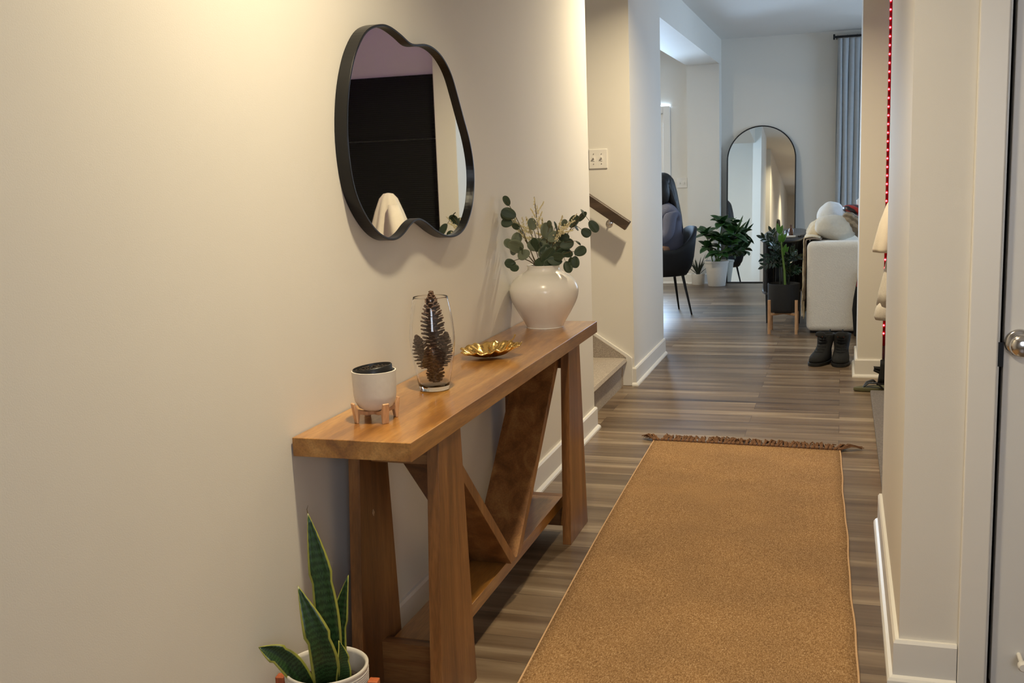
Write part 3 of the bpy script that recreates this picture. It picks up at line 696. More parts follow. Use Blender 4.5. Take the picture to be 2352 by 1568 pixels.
E_ = [
 ([(1160, 463, 13, .2), (1143, 494, 17, .2), (1172, 492, 17, .3), (1155, 512, 14, .3), (1196, 531, 12, .7), (1186, 520, 11, .9)], 'eucalyptus stem reaching highest at the left of the cream vase', 3.74, False),
 ([(1340, 489, 12, .5), (1317, 512, 16, .2), (1336, 500, 14, .5), (1361, 517, 15, .1), (1345, 533, 14, .5), (1324, 522, 12, .6)], 'eucalyptus stem reaching over to the right of the cream vase', 3.88, False),
 ([(1330, 578, 15, .2), (1321, 600, 15, .2), (1304, 611, 15, .3), (1312, 598, 11, .6), (1284, 604, 9, .8)], 'low drooping eucalyptus stem at the right of the cream vase', 3.83, False),
 ([(1158, 602, 11, .8), (1172, 606, 15, .2), (1180, 614, 13, .4), (1195, 592, 8, .9)], 'low drooping eucalyptus stem at the left of the cream vase', 3.76, False),
 ([(1158, 561, 15, .2), (1188, 567, 21, .2), (1185, 552, 17, .3), (1179, 574, 11, .5), (1206, 583, 15, .3), (1200, 574, 12, .5)], 'eucalyptus stem with broad leaves left of centre in the cream vase', 3.75, True),
 ([(1222, 516, 16, .1), (1240, 555, 14, .5), (1226, 566, 15, .4), (1246, 580, 16, .3)], 'single round-leaved eucalyptus stem in the middle of the cream vase', 3.80, True),
 ([(1262, 516, 10, .9), (1255, 532, 19, .2), (1270, 546, 17, .3), (1251, 562, 16, .4), (1262, 575, 17, .4), (1238, 556, 14, .6)], 'upright eucalyptus stem right of centre in the cream vase', 3.82, True),
 ([(1276, 520, 12, .7), (1283, 536, 15, .7), (1294, 545, 15, .3), (1299, 562, 17, .3), (1290, 580, 17, .3), (1300, 583, 14, .4), (1326, 558, 8, .9)], 'dense dark eucalyptus stem at the centre right of the cream vase', 3.84, False),
 ([(1232, 565, 17, .4), (1256, 590, 21, .3), (1272, 598, 18, .4), (1240, 602, 17, .4), (1262, 604, 17, .4), (1280, 588, 16, .4), (1250, 574, 15, .5)], 'short bushy eucalyptus stem low at the mouth of the cream vase', 3.80, False),
 ([(1295, 515, 10, .8), (1271, 565, 16, .3), (1283, 568, 16, .3), (1264, 552, 14, .4), (1276, 584, 14, .4)], 'eucalyptus stem with grey-green leaves behind the others in the cream vase', 3.90, True),
]
for e in E_: euc_stem(*e)
def bloom_spray(top, side, label, y, n=7, dense=True):
    tip = at(*top, y); tip.x = max(tip.x, XL+.03)
    base = W_+Vector((0, 0, .12)); thr = mouth+Vector(((tip.x-mouth.x)*.18, (tip.y-mouth.y)*.18, 0))
    thr = mouth+(thr-mouth).normalized()*min(.035, (thr-mouth).length)
    r = root('blossom_spray', base, label, 'flower spray', 'blossom sprays in the cream vase')
    pts = [base, thr]+path(thr, tip, .006)[1:]
    st_ = MB().tube(pts, [.0016]*len(pts), 6); fl = MB()
    def plume(a, b, w):
        for i in range(26 if dense else 16):
            t = i/26 if dense else i/16; p = a.lerp(b, t); r_ = w*(1-t)+.0008
            o = Vector((random.gauss(0, 1), random.gauss(0, 1), random.gauss(0, .5)))*r_*.8
            fl.ell(p+o, (.0024, .0024, .0034), 6, 4)
        st_.tube([a, b], [.0008, .0004], 4)
    plume(tip.lerp(thr, .22), tip, .005)
    for k, (u, v) in enumerate(side):
        b = at(u, v, y); b.x = max(b.x, XL+.03); a = tip.lerp(thr, .25+.06*k); plume(a, b, .0055 if dense else .0025)
    st_.build('stem', 'stem', r, smooth=True); fl.build('blossom', 'bloom', r, smooth=True)
bloom_spray((1227, 452), [(1250, 462), (1218, 478), (1246, 485), (1240, 500), (1222, 496)], 'tall thin cream blossom spray rising from the middle of the cream vase', 3.80, dense=False)
bloom_spray((1172, 484), [(1134, 500), (1142, 508), (1150, 516), (1160, 510), (1182, 505), (1200, 498)], 'full cream blossom spray at the left of the cream vase', 3.77)
bloom_spray((1208, 498), [(1190, 515), (1200, 528), (1214, 515), (1204, 545), (1190, 540)], 'loose cream blossom spray left of centre in the cream vase', 3.84)
bloom_spray((1292, 495), [(1322, 506), (1300, 520), (1318, 528), (1310, 515), (1326, 490), (1290, 528)], 'cream blossom spray at the right of the cream vase', 3.80)
bloom_spray((1245, 500), [(1238, 515), (1250, 520), (1232, 535), (1275, 530)], 'small cream blossom spray behind the leaves in the cream vase', 3.92)

# ---------------------------------------------------------------- snake plant
S = Vector((-1.088, 1.945, 0)); RZ = .278
pp = root('potted_snake_plant', S, 'snake plant with yellow-edged leaves in a ribbed white pot at the near table end', 'plant')
prf = [(.001, .10), (.070, .10), (.076, .105)]
z = .108
while z < RZ-.012:
    prf += [(.0845+.0+.008*(z-.1)/.18, z), (.0865+.008*(z-.1)/.18, z+.002), (.0845+.008*(z-.1)/.18, z+.004)]; z += .0055
prf += [(.0935, RZ-.008), (.094, RZ-.002), (.0915, RZ), (.0875, RZ-.002), (.086, RZ-.01), (.082, RZ-.08), (.001, RZ-.09)]
MB().lathe(prf, S, 72, False, False).build('pot', 'matte', pp, smooth=True, angle=60)
sb = MB().lathe([(.083, RZ-.052), (.05, RZ-.045), (.001, RZ-.042)], S, 32, False, False)
for k in range(90):
    a = random.random()*2*PI; r = .078*math.sqrt(random.random()); sb.ell(S+Vector((r*math.cos(a), r*math.sin(a), RZ-.047)), (.004, .004, .003), 6, 4)
sb.build('soil', 'soil', pp, smooth=True)
def sword(base, tip, W, label=None, bowv=(0, 0, 0), twist=0, fold=.25, face=None):
    b = Vector(base); t = Vector(tip); d = (t-b); bv = Vector(bowv)
    f = face or (EYE-b).normalized()
    mb = MB(); mb.leaf(b, d, f, d.length, W, shape='sword', n=18, twist=twist, fold=fold, sway=lambda s: b.lerp(t, s)+bv*math.sin(PI*s))
    return mb.build('leaf', 'snake', pp, smooth=True, solid=.0022, angle=180)
sz = RZ-.06
sword((-1.082, 1.955, sz), at(707, 1178, 1.97), .056, bowv=(.012, 0, 0), fold=.2)
sword((-1.085, 1.925, sz), at(684, 1345, 1.90), .062, bowv=(.030, -.01, -.02), fold=.35)
sword((-1.068, 1.965, sz), at(800, 1320, 2.0), .044, bowv=(-.016, 0, -.02), twist=-.5, fold=.35)
sword((-1.112, 1.915, sz), at(594, 1486, 1.86), .050, bowv=(0, 0, .028), fold=.45)
sword((-1.045, 1.930, sz), at(778, 1470, 1.93), .036, bowv=(.004, 0, 0), twist=.9, fold=.4)
MB().tube([at(707, 1180, 1.97), at(705, 1173, 1.97)+Vector((0, 0, .004)), at(708, 1166, 1.97)+Vector((0, 0, .006))], [.0012, .0008, .0003], 5).build('leaf_tip', 'stem', pp)
wsd = root('plant_stand', (S.x, S.y, 0), 'orange wooden stand holding the ribbed white pot on the floor', 'stand')
for k in range(4):
    a = math.radians(8+90*k); d = Vector((math.cos(a), math.sin(a), 0)); s_ = Vector((-d.y, d.x, 0)); c = S+d*.108
    vs = [c+d*a_*.0115+s_*b_*.0115+Vector((0, 0, z)) for z in (0, .246) for a_, b_ in ((-1, -1), (1, -1), (1, 1), (-1, 1))]
    MB().add(vs, [(3, 2, 1, 0), (4, 5, 6, 7), (0, 1, 5, 4), (1, 2, 6, 5), (2, 3, 7, 6), (3, 0, 4, 7)]).build('leg', 'orangewood', wsd, bevel=.002)
for k in range(2):
    a = math.radians(8+90*k); d = Vector((math.cos(a), math.sin(a), 0)); s_ = Vector((-d.y, d.x, 0))
    z0, z1 = (.075, .097)
    vs = [S+d*a_*.0965+s_*b_*.009+Vector((0, 0, z)) for z in (z0, z1) for a_, b_ in ((-1, -1), (1, -1), (1, 1), (-1, 1))]
    MB().add(vs, [(3, 2, 1, 0), (4, 5, 6, 7), (0, 1, 5, 4), (1, 2, 6, 5), (2, 3, 7, 6), (3, 0, 4, 7)]).build('crossbar', 'orangewood', wsd, bevel=.001)

# ---------------------------------------------------------------- runner rug
rg = root('runner_rug', (-.40, 3.1, 0), 'tan woven runner rug with dark brown fringe on the hallway floor', 'rug')
Y0, Y1 = .9, 4.98
def xl(y): return -.745-.030*(y-.9) + (-.010*math.sin((y-2.4)*1.3)) - .012
def xr(y): return .098-.0225*(y-.9) + .002*math.sin(y*7)+.0012*math.sin(y*17)
ny, nx = 120, 24; vs = []
for i in range(ny+1):
    y = Y0+(Y1-Y0)*i/ny
    for j in range(nx+1):
        t = j/nx; x = xl(y)*(1-t)+xr(y)*t
        z = .009 + .0012*noise.noise(Vector((x*5, y*3, 0)))
        vs.append((x, y-.028*t*i/ny+.028*(1-t)*i/ny*.4, z))
fs = [(i*(nx+1)+j, i*(nx+1)+j+1, (i+1)*(nx+1)+j+1, (i+1)*(nx+1)+j) for i in range(ny) for j in range(nx)]
o = MB().add(vs, fs).build('pile', 'rug', rg, smooth=True); m = o.modifiers.new('thickness', 'SOLIDIFY'); m.thickness = .008; m.offset = -1
L_ = [vs[i*(nx+1)] for i in range(ny+1)]; R_ = [vs[i*(nx+1)+nx] for i in range(ny+1)]
MB().tube([(x, y, .006) for x, y, z in L_], .004, 6).build('edge_binding', 'hem', rg, smooth=True)
MB().tube([(x, y, .006) for x, y, z in R_], .004, 6).build('edge_binding', 'hem', rg, smooth=True)
top = vs[ny*(nx+1):]
rs = random.Random(3)
for k in range(44):
    t = k/43; x = top[0][0]*(1-t)+top[-1][0]*t; y = top[0][1]*(1-t)+top[-1][1]*t; mb = MB()
    lean = rs.uniform(-.02, .04) + (-.05 if k < 2 else 0) + (.06 if k > 41 else 0)
    mb.ell((x, y+.006, .010), (.010, .011, .011), 8, 6)
    for q in range(9):
        a = Vector((x+rs.uniform(-.004, .004), y+.008, .010)); l = rs.uniform(.035, .07)
        e = a+Vector((lean+rs.uniform(-.018, .018), l, rs.uniform(-.005, .006))); e.z = max(.003, e.z)
        mb.tube([a, a.lerp(e, .5)+Vector((rs.uniform(-.008, .008), 0, rs.uniform(.008, .022))), e], [.0035, .003, .002], 5)
    mb.build('tassel', 'fringe', rg, smooth=True)

# ---------------------------------------------------------------- nook on the right: slat panels, red LED strip, garments, mat
sp = root('slat_panel', (.70, 6.9, 0), 'tall black horizontally ribbed panel closing the end of the nook beyond the white column', 'panel')
MB().box(.307, 1.10, 6.895, 6.919, .01, 1.60).build('lower_panel', 'slat', sp)
MB().box(.307, 1.10, 6.895, 6.919, 1.604, 2.04).build('upper_panel', 'slat', sp)
tag(MB().box(.254, .262, 4.2, 6.6, 2.50, 2.515).build('violet_fill_strip', 'violet'), 'added violet fill strip on the inner face of the nook header', 'light strip')  # added emitter, out of direct view, to tint the nook violet
tag(MB().box(.254, .308, 7.236, 7.246, .12, H-.01).build('led_glow_panel', 'red'), 'panel coloured red for the LED glow beside the white column', 'panel')  # stands for plain wall; the LEDs' red light is in its colour
ls = root('led_strip', (.275, 7.23, .2), 'vertical strip of red LED lights glowing beside the white column', 'light strip')
MB().box(.266, .282, 7.228, 7.234, .18, H-.03).build('tape', 'ledtape', ls)
dot = MB().ell((0, 0, 0), (.006, .003, .006), 10, 6).build('led_bulb', 'led', ls, smooth=True, local=True); dot.location = Vector((.274, 7.225, .205))-ls.location
for k in range(1, 46):
    c = dot.copy(); COL.objects.link(c); c.location = Vector((.274, 7.225, .205+.0545*k))-ls.location
mt_ = MB(); mt_.box(.172, 1.0, 4.0, 6.30, .002, .016)
tag(mt_.build('floor_mat', 'matgrey', bevel=.006), 'grey shag mat on the floor of the nook', 'mat')

def cloth_cone(rings, name, mat, parent=None, folds=7, amp=.1, ph=0, **k):
    R = []
    for i, (c, rx, ry) in enumerate(rings):
        t = i/(len(rings)-1); n = 48
        R.append([Vector(c)+Vector((rx*math.cos(a)*(1+amp*t*math.cos(folds*a+ph+t)), ry*math.sin(a)*(1+amp*t*math.cos(folds*a+ph+t)), 0)) for a in [2*PI*j/n for j in range(n)]])
    return MB().rings(R, True, False).build(name, mat, parent, smooth=True, solid=.003, angle=180, **k)
gx, gy = .385, 6.22
hk = root('clothes_post', (gx, gy, .016), 'slim black clothes post standing in the nook under the cream garments', 'clothes stand')
MB().tube([(gx, gy, .018), (gx, gy, 1.215)], .010, 10).build('pole', 'blackmetal', hk, smooth=True)
MB().lathe([(.12, 0), (.12, .008), (.02, .014)], (gx, gy, .0165), 32, True, True).build('foot', 'blackmetal', hk, smooth=True)
g1 = root('shirt', (gx, gy, 1.22), 'cream shirt draped over the post in the nook, above the oatmeal sweatshirt', 'shirt')
cloth_cone([((gx, gy, 1.245), .004, .004), ((gx, gy, 1.24), .03, .035), ((gx, gy, 1.21), .055, .065), ((gx, gy, 1.13), .085, .10), ((gx-.005, gy, 1.0), .12, .16), ((gx-.01, gy, .88), .14, .20)], 'body', 'cotton', g1, 9, .10)
cloth_cone([((0.309, 6.12, 1.17), .03, .04), ((0.279, 6.08, 1.10), .045, .06), ((0.254, 6.05, 1.0), .055, .07), ((0.232, 6.04, .865), .064, .075), ((0.234, 6.04, .845), .064, .074)], 'sleeve', 'cotton', g1, 4, .11)
g2 = root('sweatshirt', (gx, gy, .9), 'oatmeal sweatshirt hanging below the cream shirt in the nook, ribbed cuff pointing down', 'sweatshirt')
cloth_cone([((gx, gy, .92), .09, .12), ((gx, gy, .8), .12, .17), ((gx, gy, .6), .125, .19), ((gx, gy, .45), .13, .2)], 'body', 'cotton2', g2, 8, .10)
cloth_cone([((0.284, 6.08, .84), .040, .045), ((0.269, 6.06, .72), .045, .05), ((0.252, 6.05, .62), .050, .05), ((0.246, 6.05, .55), .052, .05)], 'sleeve', 'cotton2', g2, 4, .11)
cloth_cone([((0.246, 6.05, .565), .045, .045), ((0.242, 6.05, .53), .056, .055), ((0.239, 6.05, .49), .060, .057), ((0.238, 6.05, .47), .052, .05)], 'cuff', 'cotton2', g2, 20, .03)

# footwear
def boot(loc, ang, label):
    r = root('work_boot', loc, label, 'boot', 'pair of black lace-up boots'); r.rotation_euler = (0, 0, ang); r.scale = (1.16, .95, .86)
    n = 28
    def sec(z, yf, yb, w, sq=.8, toe=0):
        out = []
        for j in range(n):
            a = 2*PI*j/n; c = math.cos(a); s_ = math.sin(a)
            y = (yf+yb)/2 + (yf-yb)/2*math.copysign(abs(s_)**sq, s_); x = w*math.copysign(abs(c)**sq, c)
            if s_ < 0: x *= .82
            out.append((x, y, z))
        return out
    # -y is the toe direction
    def S_(z, f, b, w, sq=.8): return sec(z, -b, -f, w, sq) if False else [(x, -y, zz) for x, y, zz in sec(z, f, b, w, sq)]
    MB().rings([S_(0, .185, -.105, .049), S_(.004, .19, -.108, .052), S_(.024, .19, -.106, .052), S_(.026, .186, -.10, .049)]).build('sole', 'rubber', r, smooth=True, local=True)
    up_ = MB().rings([S_(.026, .180, -.098, .047), S_(.045, .181, -.100, .048), S_(.065, .168, -.099, .047), S_(.082, .135, -.097, .044), S_(.098, .088, -.095, .041), S_(.118, .048, -.094, .041), S_(.14, .025, -.096, .043), S_(.175, .012, -.101, .047), S_(.205, .010, -.108, .050), S_(.222, .006, -.112, .052), S_(.228, .0, -.110, .049), S_(.222, -.006, -.104, .044), S_(.17, -.01, -.09, .036)]).build('upper', 'bootm', r, smooth=True, local=True, angle=180)
    MB().ell((0, -.055, .232), (.030, .014, .026), 14, 8, Matrix.Rotation(-.4, 3, 'X')).build('tongue', 'bootm', up_, smooth=True, local=True)
    mb = MB()
    for k in range(6):
        t = k/5; y = -.105+.075*t if k < 3 else -.045; z = .098+.105*t
        yy = -(.092-.075*min(1, t*1.5)); 
        mb.tube([(-.026, yy+.012, z), (0, yy-.008, z+.006), (.026, yy+.012, z+.012)], .0022, 6); mb.tube([(.026, yy+.012, z), (0, yy-.009, z+.006), (-.026, yy+.012, z+.012)], .0022, 6)
    mb.tube([(0, -.03, .218), (.012, -.05, .235), (.022, -.045, .222), (.018, -.055, .19)], .002, 6)
    mb.build('laces', 'rubber', up_, smooth=True, local=True)
    MB().box(-.018, .018, -.0675, -.064, .214, .226).build('tongue_label', 'tagm', up_, local=True)
    MB().tube([(0, .100, .20), (0, .117, .215), (0, .117, .245), (0, .105, .235)], .004, 8).build('pull_loop', 'rubber', up_, smooth=True, local=True)
    return r
boot((-.108, 7.235, 0), math.radians(-22), 'left black lace-up boot, toe turned out, on the floor before the sofa')
boot((.008, 7.235, 0), math.radians(-4), 'right black lace-up boot beside the white column')
def flipflop(loc, ang, label, strap=True):
    r = root('flip_flop', loc, label, 'flip-flop'); r.rotation_euler = (0, 0, ang)
    out = []
    for j in range(36):
        a = 2*PI*j/36; y = .13*math.sin(a); t = (y+.13)/.26; w = .034+.014*math.sin(PI*min(1, (1-t)*.9)) ; out.append((w*math.cos(a)*1.0, -y))
    R = [[(x*s, y*s, z) for x, y in out] for s, z in ((.97, 0), (1, .004), (1, .018), (.97, .022))]
    MB().rings(R).build('sole', 'olive', r, smooth=True, local=True, angle=50)
    mb = MB()
    for s_ in (-1, 1):
        P = [(0, -.072, .022), (.016*s_, -.045, .048), (.040*s_, -.005, .052), (.047*s_, .03, .018)]
        mb.tube(P, [.007, .013, .017, .012], 10, .35)
    mb.build('strap', 'rubber', r, smooth=True, local=True)
    return r
flipflop((.205, 6.36, .002), math.radians(-76), 'olive flip-flop with wide black strap on the nook threshold')
sn = root('dark_shoe', (.27, 6.46, .0), 'dark shoe with a protruding heel loop behind the olive flip-flop', 'shoe')
def slip(mb, c):
    pass
n = 24
def ring_(z, cx, hx, hy): return [(cx+hx*math.cos(2*PI*j/n), 6.46+hy*math.sin(2*PI*j/n), z) for j in range(n)]
MB().rings([ring_(.0, .335, .12, .042), ring_(.02, .335, .122, .044), ring_(.03, .335, .12, .043)]).build('sole', 'rubber', sn, smooth=True)
MB().rings([ring_(.03, .335, .118, .042), ring_(.06, .33, .11, .044), ring_(.09, .30, .075, .042), ring_(.14, .285, .055, .040), ring_(.165, .28, .05, .038), ring_(.15, .28, .04, .03)]).build('upper', 'bootm', sn, smooth=True, angle=180)
MB().tube([(.25, 6.46, .095), (.225, 6.46, .115), (.195, 6.46, .118), (.196, 6.46, .105), (.24, 6.46, .085)], [.012, .012, .010, .009, .01], 8).build('heel_tab', 'rubber', sn, smooth=True)

# ---------------------------------------------------------------- sofa and what lies on it
so = root('sofa', (.30, 9.5, 0), 'cream boucle sofa, its arm facing the hallway', 'sofa')
MB().box(-.258, .72, 8.44, 8.68, .022, .725).build('arm', 'boucle', so, bevel=.045, seg=5, smooth=True)
MB().box(-.258, .72, 10.55, 10.79, .045, .725).build('arm', 'boucle', so, bevel=.045, seg=5, smooth=True)
MB().box(-.256, .0, 8.69, 10.56, .045, .715).build('backrest', 'boucle', so, bevel=.04, seg=5, smooth=True)
MB().box(-.02, .715, 8.69, 10.56, .045, .30).build('base', 'boucle', so, bevel=.02, seg=3, smooth=True)
for y0, y1 in ((8.70, 9.62), (9.63, 10.55)):
    MB().box(.0, .74, y0, y1, .30, .44).build('seat_cushion', 'boucle', so, bevel=.04, seg=4, smooth=True)
for x in (-.16, .60):
    for y in (8.56, 10.68): MB().box(x-.07, x+.07, y-.04, y+.04, 0, .03).build('foot', 'black', so)
def pillow(name, c, r, rot, mat, label, cat='cushion', e=.75, wav=.0, parent=None, ribs=0):
    nn_ = 80 if ribs else 40; R3 = Matrix.Rotation(rot[2], 3, 'Z') @ Matrix.Rotation(rot[1], 3, 'Y') @ Matrix.Rotation(rot[0], 3, 'X')
    def f(p):
        if ribs:
            q_ = 1+.16*(abs(math.cos(ribs*p.x/r[0]*PI/2))-.5); p = Vector((p.x, p.y*q_, p.z*q_))
        if wav: p = p*(1+wav*noise.noise(p*14))
        return p
    o = MB().ell(c, r, nn_, 30, R3 @ Matrix.Rotation(PI/2, 3, 'Y') @ Matrix.Identity(3) if False else R3, e, f).build(name, mat, smooth=True, angle=180, origin=c)
    return tag(o, label, cat)
pillow('round_cushion', (-.088, 9.36, .868), (.118, .20, .135), (0, 0, 0), 'fluffy', 'white round cushion highest on the sofa back', e=1, wav=.06)
pillow('quilted_cushion', (-.045, 8.86, .812), (.165, .13, .100), (0, .12, .1), 'cushion', 'cream quilted cushion leaning on the sofa arm', e=.9, wav=.08)
pillow('plush_cushion', (.150, 8.86, .79), (.19, .10, .060), (0, .78, .1), 'tan', 'tan ribbed plush cushion behind the sofa arm', e=.75, ribs=8)
pillow('satin_cushion', (.20, 9.08, .915), (.20, .12, .050), (0, .22, .0), 'redblack', 'red and black satin cushion on top of the tan cushion', e=.8)
pillow('folded_blanket', (.20, 9.40, .915), (.14, .14, .045), (0, .1, 0), 'fluffy', 'white folded cloth behind the red cushion', 'blanket', e=.7)
jr = MB().lathe([(.001, 0), (.03, 0), (.036, .012), (.036, .045), (.02, .058), (.012, .062), (.012, .068), (.001, .07)], (.15, 9.3, .968), 24, False, False)
tag(jr.build('white_jar', 'white', smooth=True), 'small white lidded jar behind the sofa cushions by the column', 'jar')
# throw over the back
th = root('throw_blanket', (-.27, 8.8, .6), 'cream fur throw with a taupe knitted edge hanging down the left side of the sofa', 'throw')
def drape(y0, y1, zt, zb, x0, mat, name, amp=.012, wrap=.12):
    vs = []; ny_, nz = 24, 26
    for i in range(ny_+1):
        y = y0+(y1-y0)*i/ny_
        for j in range(nz+1):
            t = j/nz; L = wrap+(zt-zb); s_ = t*L
            if s_ < wrap: x = x0+wrap-s_; z = zt+.01*math.sin(s_/wrap*PI)+.004
            else: x = x0; z = zt-(s_-wrap)
            x -= .012+amp*(.5+.5*math.sin(y*55+z*6))*(.3+t)+.006*noise.noise(Vector((y*20, z*20, 1)))
            z += .008*math.sin(y*40)*t
            vs.append((x, y, z))
    fs = [(i*(nz+1)+j, i*(nz+1)+j+1, (i+1)*(nz+1)+j+1, (i+1)*(nz+1)+j) for i in range(ny_) for j in range(nz)]
    MB().add(vs, fs).build(name, mat, th, smooth=True, solid=.008, angle=180)
drape(8.56, 9.5, .730, .25, -.258, 'furbrown', 'knitted_edge', .010)
drape(8.62, 9.5, .742, .10, -.268, 'fur', 'fur_side', .018)
pillow('fur_throw', (-.165, 9.06, .775), (.11, .22, .10), (0, -.7, 0), 'fur', 'cream fur blanket bunched over the sofa back', 'blanket', e=.9, wav=.2)
# garment hanging by the arm
bgm = root('black_bag', (.14, 8.40, .22), 'black bag with a red flap leaning at the right end of the sofa arm', 'bag')
MB().rings([[(x, y, z) for x, y in ((a, 8.34), (b, 8.34), (b, 8.44), (a, 8.44))] for z, a, b in ((.0, .10, .36), (.2, .085, .38), (.28, .092, .38), (.42, .115, .37), (.52, .13, .36))]).build('body', 'bootm', bgm, bevel=.015, seg=3, smooth=True)
MB().rings([[(x, y, z) for x, y in ((a, 8.332), (b, 8.332), (b, 8.338), (a, 8.338))] for z, a, b in ((.39, .112, .3), (.45, .118, .3), (.53, .132, .3))]).build('flap', 'redblack', bgm)

# ---------------------------------------------------------------- black cabinet behind the sofa
cb = root('sideboard', (-.46, 9.6, 0), 'black oval fluted sideboard on slim legs behind the sofa', 'sideboard')
CX, CY, RX, RY = -.482, 9.55, .160, .80
def oval(rx, ry, z, n=64, flute=0, e=.55):
    out = []
    for j in range(n):
        a = 2*PI*j/n; c = math.cos(a); s_ = math.sin(a)
        k = 1+(flute*(j % 2))
        out.append((CX+rx*math.copysign(abs(c)**e, c)*k, CY+ry*math.copysign(abs(s_)**e, s_)*k, z))
    return out
MB().rings([oval(RX+.018, RY+.018, .700), oval(RX+.022, RY+.022, .706), oval(RX+.022, RY+.022, .716), oval(RX+.018, RY+.018, .720)]).build('top', 'blacklacq', cb, smooth=True, angle=50)
MB().rings([oval(RX, RY, .29, 160, .012), oval(RX, RY, .700, 160, .012)]).build('body', 'blacklacq', cb)
MB().rings([oval(RX+.012, RY+.012, .272), oval(RX+.012, RY+.012, .290)]).build('bottom_rim', 'blacklacq', cb)
for x in (-.598, -.338):
    for y in (9.03, 10.05): MB().tube([(x, y, 0), (x, y, .275)], [.009, .016], 12).build('leg', 'black', cb, smooth=True)
tag(MB().lathe([(.001, 0), (.018, 0), (.019, .004), (.019, .055), (.014, .064), (.008, .068), (.0075, .082), (.010, .083), (.010, .098), (.001, .099)], (-.415, 9.25, .721), 24, False, False).build('dropper_bottle', 'amber', smooth=True), 'dark amber bottle standing on the black sideboard', 'bottle')
tag(MB().lathe([(.001, 0), (.016, 0), (.018, .02), (.014, .045), (.006, .055), (.001, .056)], (-.452, 9.22, .721), 20, False, False).build('perfume_bottle', 'glass', smooth=True), 'small clear bottle left of the amber bottle on the sideboard', 'bottle')
tag(MB().box(-.47, -.37, 9.06, 9.16, .721, .733).build('trinket_tray', 'matte', bevel=.004), 'small pale tray in front of the bottles on the sideboard', 'tray')
tag(MB().tube([(-.33, 9.10, .728), (-.28, 9.16, .728), (-.27, 9.24, .728), (-.33, 9.2, .728), (-.35, 9.12, .728), (-.33, 9.10, .728)], .006, 8).build('sunglasses', 'black', smooth=True), 'dark sunglasses lying right of the bottles on the sideboard', 'sunglasses')

# ---------------------------------------------------------------- zz plant on its stand
Z = Vector((-.438, 8.56, 0))
zp = root('zz_plant', (Z.x, Z.y, .13), 'glossy dark plant with one bright green shoot in a charcoal pot before the sideboard', 'plant')
MB().lathe([(.001, .165), (.112, .165), (.122, .172), (.125, .19), (.125, .392), (.121, .393), (.118, .375), (.001, .365)], Z, 48, False, False).build('pot', 'blackpot', zp, smooth=True, angle=60)
MB().lathe([(.116, .370), (.001, .376)], Z, 24, False, False).build('soil', 'soil', zp)
rz = random.Random(12)
def zz_stem(tip, mat, smat, r0, L, W, n):
    base = Z+Vector((rz.uniform(-.04, .04), rz.uniform(-.04, .04), .37)); tip = Vector(tip)
    hor = Vector((tip.x-base.x, tip.y-base.y, 0))
    P = [base.lerp(tip, t)+Vector((0, 0, .10*math.sin(PI*t)*hor.length/.2)) - hor*.25*math.sin(PI*t) for t in [i/10 for i in range(11)]]
    MB().tube(P, [r0*(1-.06*i) for i in range(11)], 7).build('stem', smat, zp, smooth=True)
    lf = MB()
    for k in range(n):
        t = .25+.75*k/n; i = min(9, int(t*10)); p = P[i].lerp(P[i+1], t*10-i); d = (P[i+1]-P[i]).normalized()
        sd_ = d.cross(Vector((rz.uniform(-.4, .4), -1, .3))).normalized()*(1 if k % 2 else -1)
        dd = (sd_+d*.8+Vector((rz.uniform(-.3, .3), rz.uniform(-.3, .3), rz.uniform(-.2, .3)))).normalized()
        lf.leaf(p, dd, (rz.uniform(-.5, .5), -.8, .8), L*rz.uniform(.8, 1.15), W, curl=.3, fold=.2, n=6)
    lf.leaf(P[-1], (P[-1]-P[-2]), (0, -1, .3), L, W, n=6)
    lf.build('leaflets', mat, zp, smooth=True, angle=180, solid=.0012)
for tx, ty, tz_ in ((-.60, 8.52, .76), (-.585, 8.44, .60), (-.54, 8.62, .80), (-.60, 8.65, .52), (-.33, 8.50, .50), (-.335, 8.64, .60), (-.35, 8.42, .66), (-.52, 8.36, .70)):
    zz_stem((tx, ty, tz_), 'zz', 'zzstem' if False else 'leafdark2', .005, .058, .026, 16)
P = [Vector((-.425, 8.53, .37)), Vector((-.43, 8.52, .5)), Vector((-.445, 8.51, .62)), Vector((-.455, 8.50, .72)), Vector((-.468, 8.5, .79))]
MB().tube(P, [.010, .009, .008, .007, .004], 10).build('stem', 'zzstem', zp, smooth=True)
lf = MB()
for p, d, l in ((P[4], (-.25, 0, 1), .09), (P[4], (.3, -.1, 1), .075), (P[3], (.5, 0, 1), .085), (P[3], (-.3, -.2, 1), .07), (P[2], (.6, -.2, .9), .085), (P[2], (.3, -.3, 1), .10), (P[3], (.1, -.4, 1), .09), (P[2], (.55, .1, .7), .06)):
    lf.leaf(p, d, (0, -1, .2), l, .032, curl=-.2, n=8)
lf.build('new_leaflets', 'zznew', zp, smooth=True, angle=180, solid=.0012)
zs = root('plant_stand', (Z.x, Z.y, 0), 'light wood four-legged stand under the charcoal pot near the sofa', 'stand')
for dx, dy in ((-.104, -.13), (.104, -.13), (-.102, .108), (.102, .108)):
    MB().tube([(Z.x+dx, Z.y+dy, 0), (Z.x+dx, Z.y+dy, .272)], .0125, 14).build('leg', 'lightwood', zs, smooth=True)
MB().tube([(Z.x-.10, Z.y-.125, .153), (Z.x+.078, Z.y+.085, .153)], .010, 8).build('crossbar', 'lightwood', zs, smooth=True)
MB().tube([(Z.x+.10, Z.y-.125, .153), (Z.x-.078, Z.y+.085, .153)], .010, 8).build('crossbar', 'lightwood', zs, smooth=True)

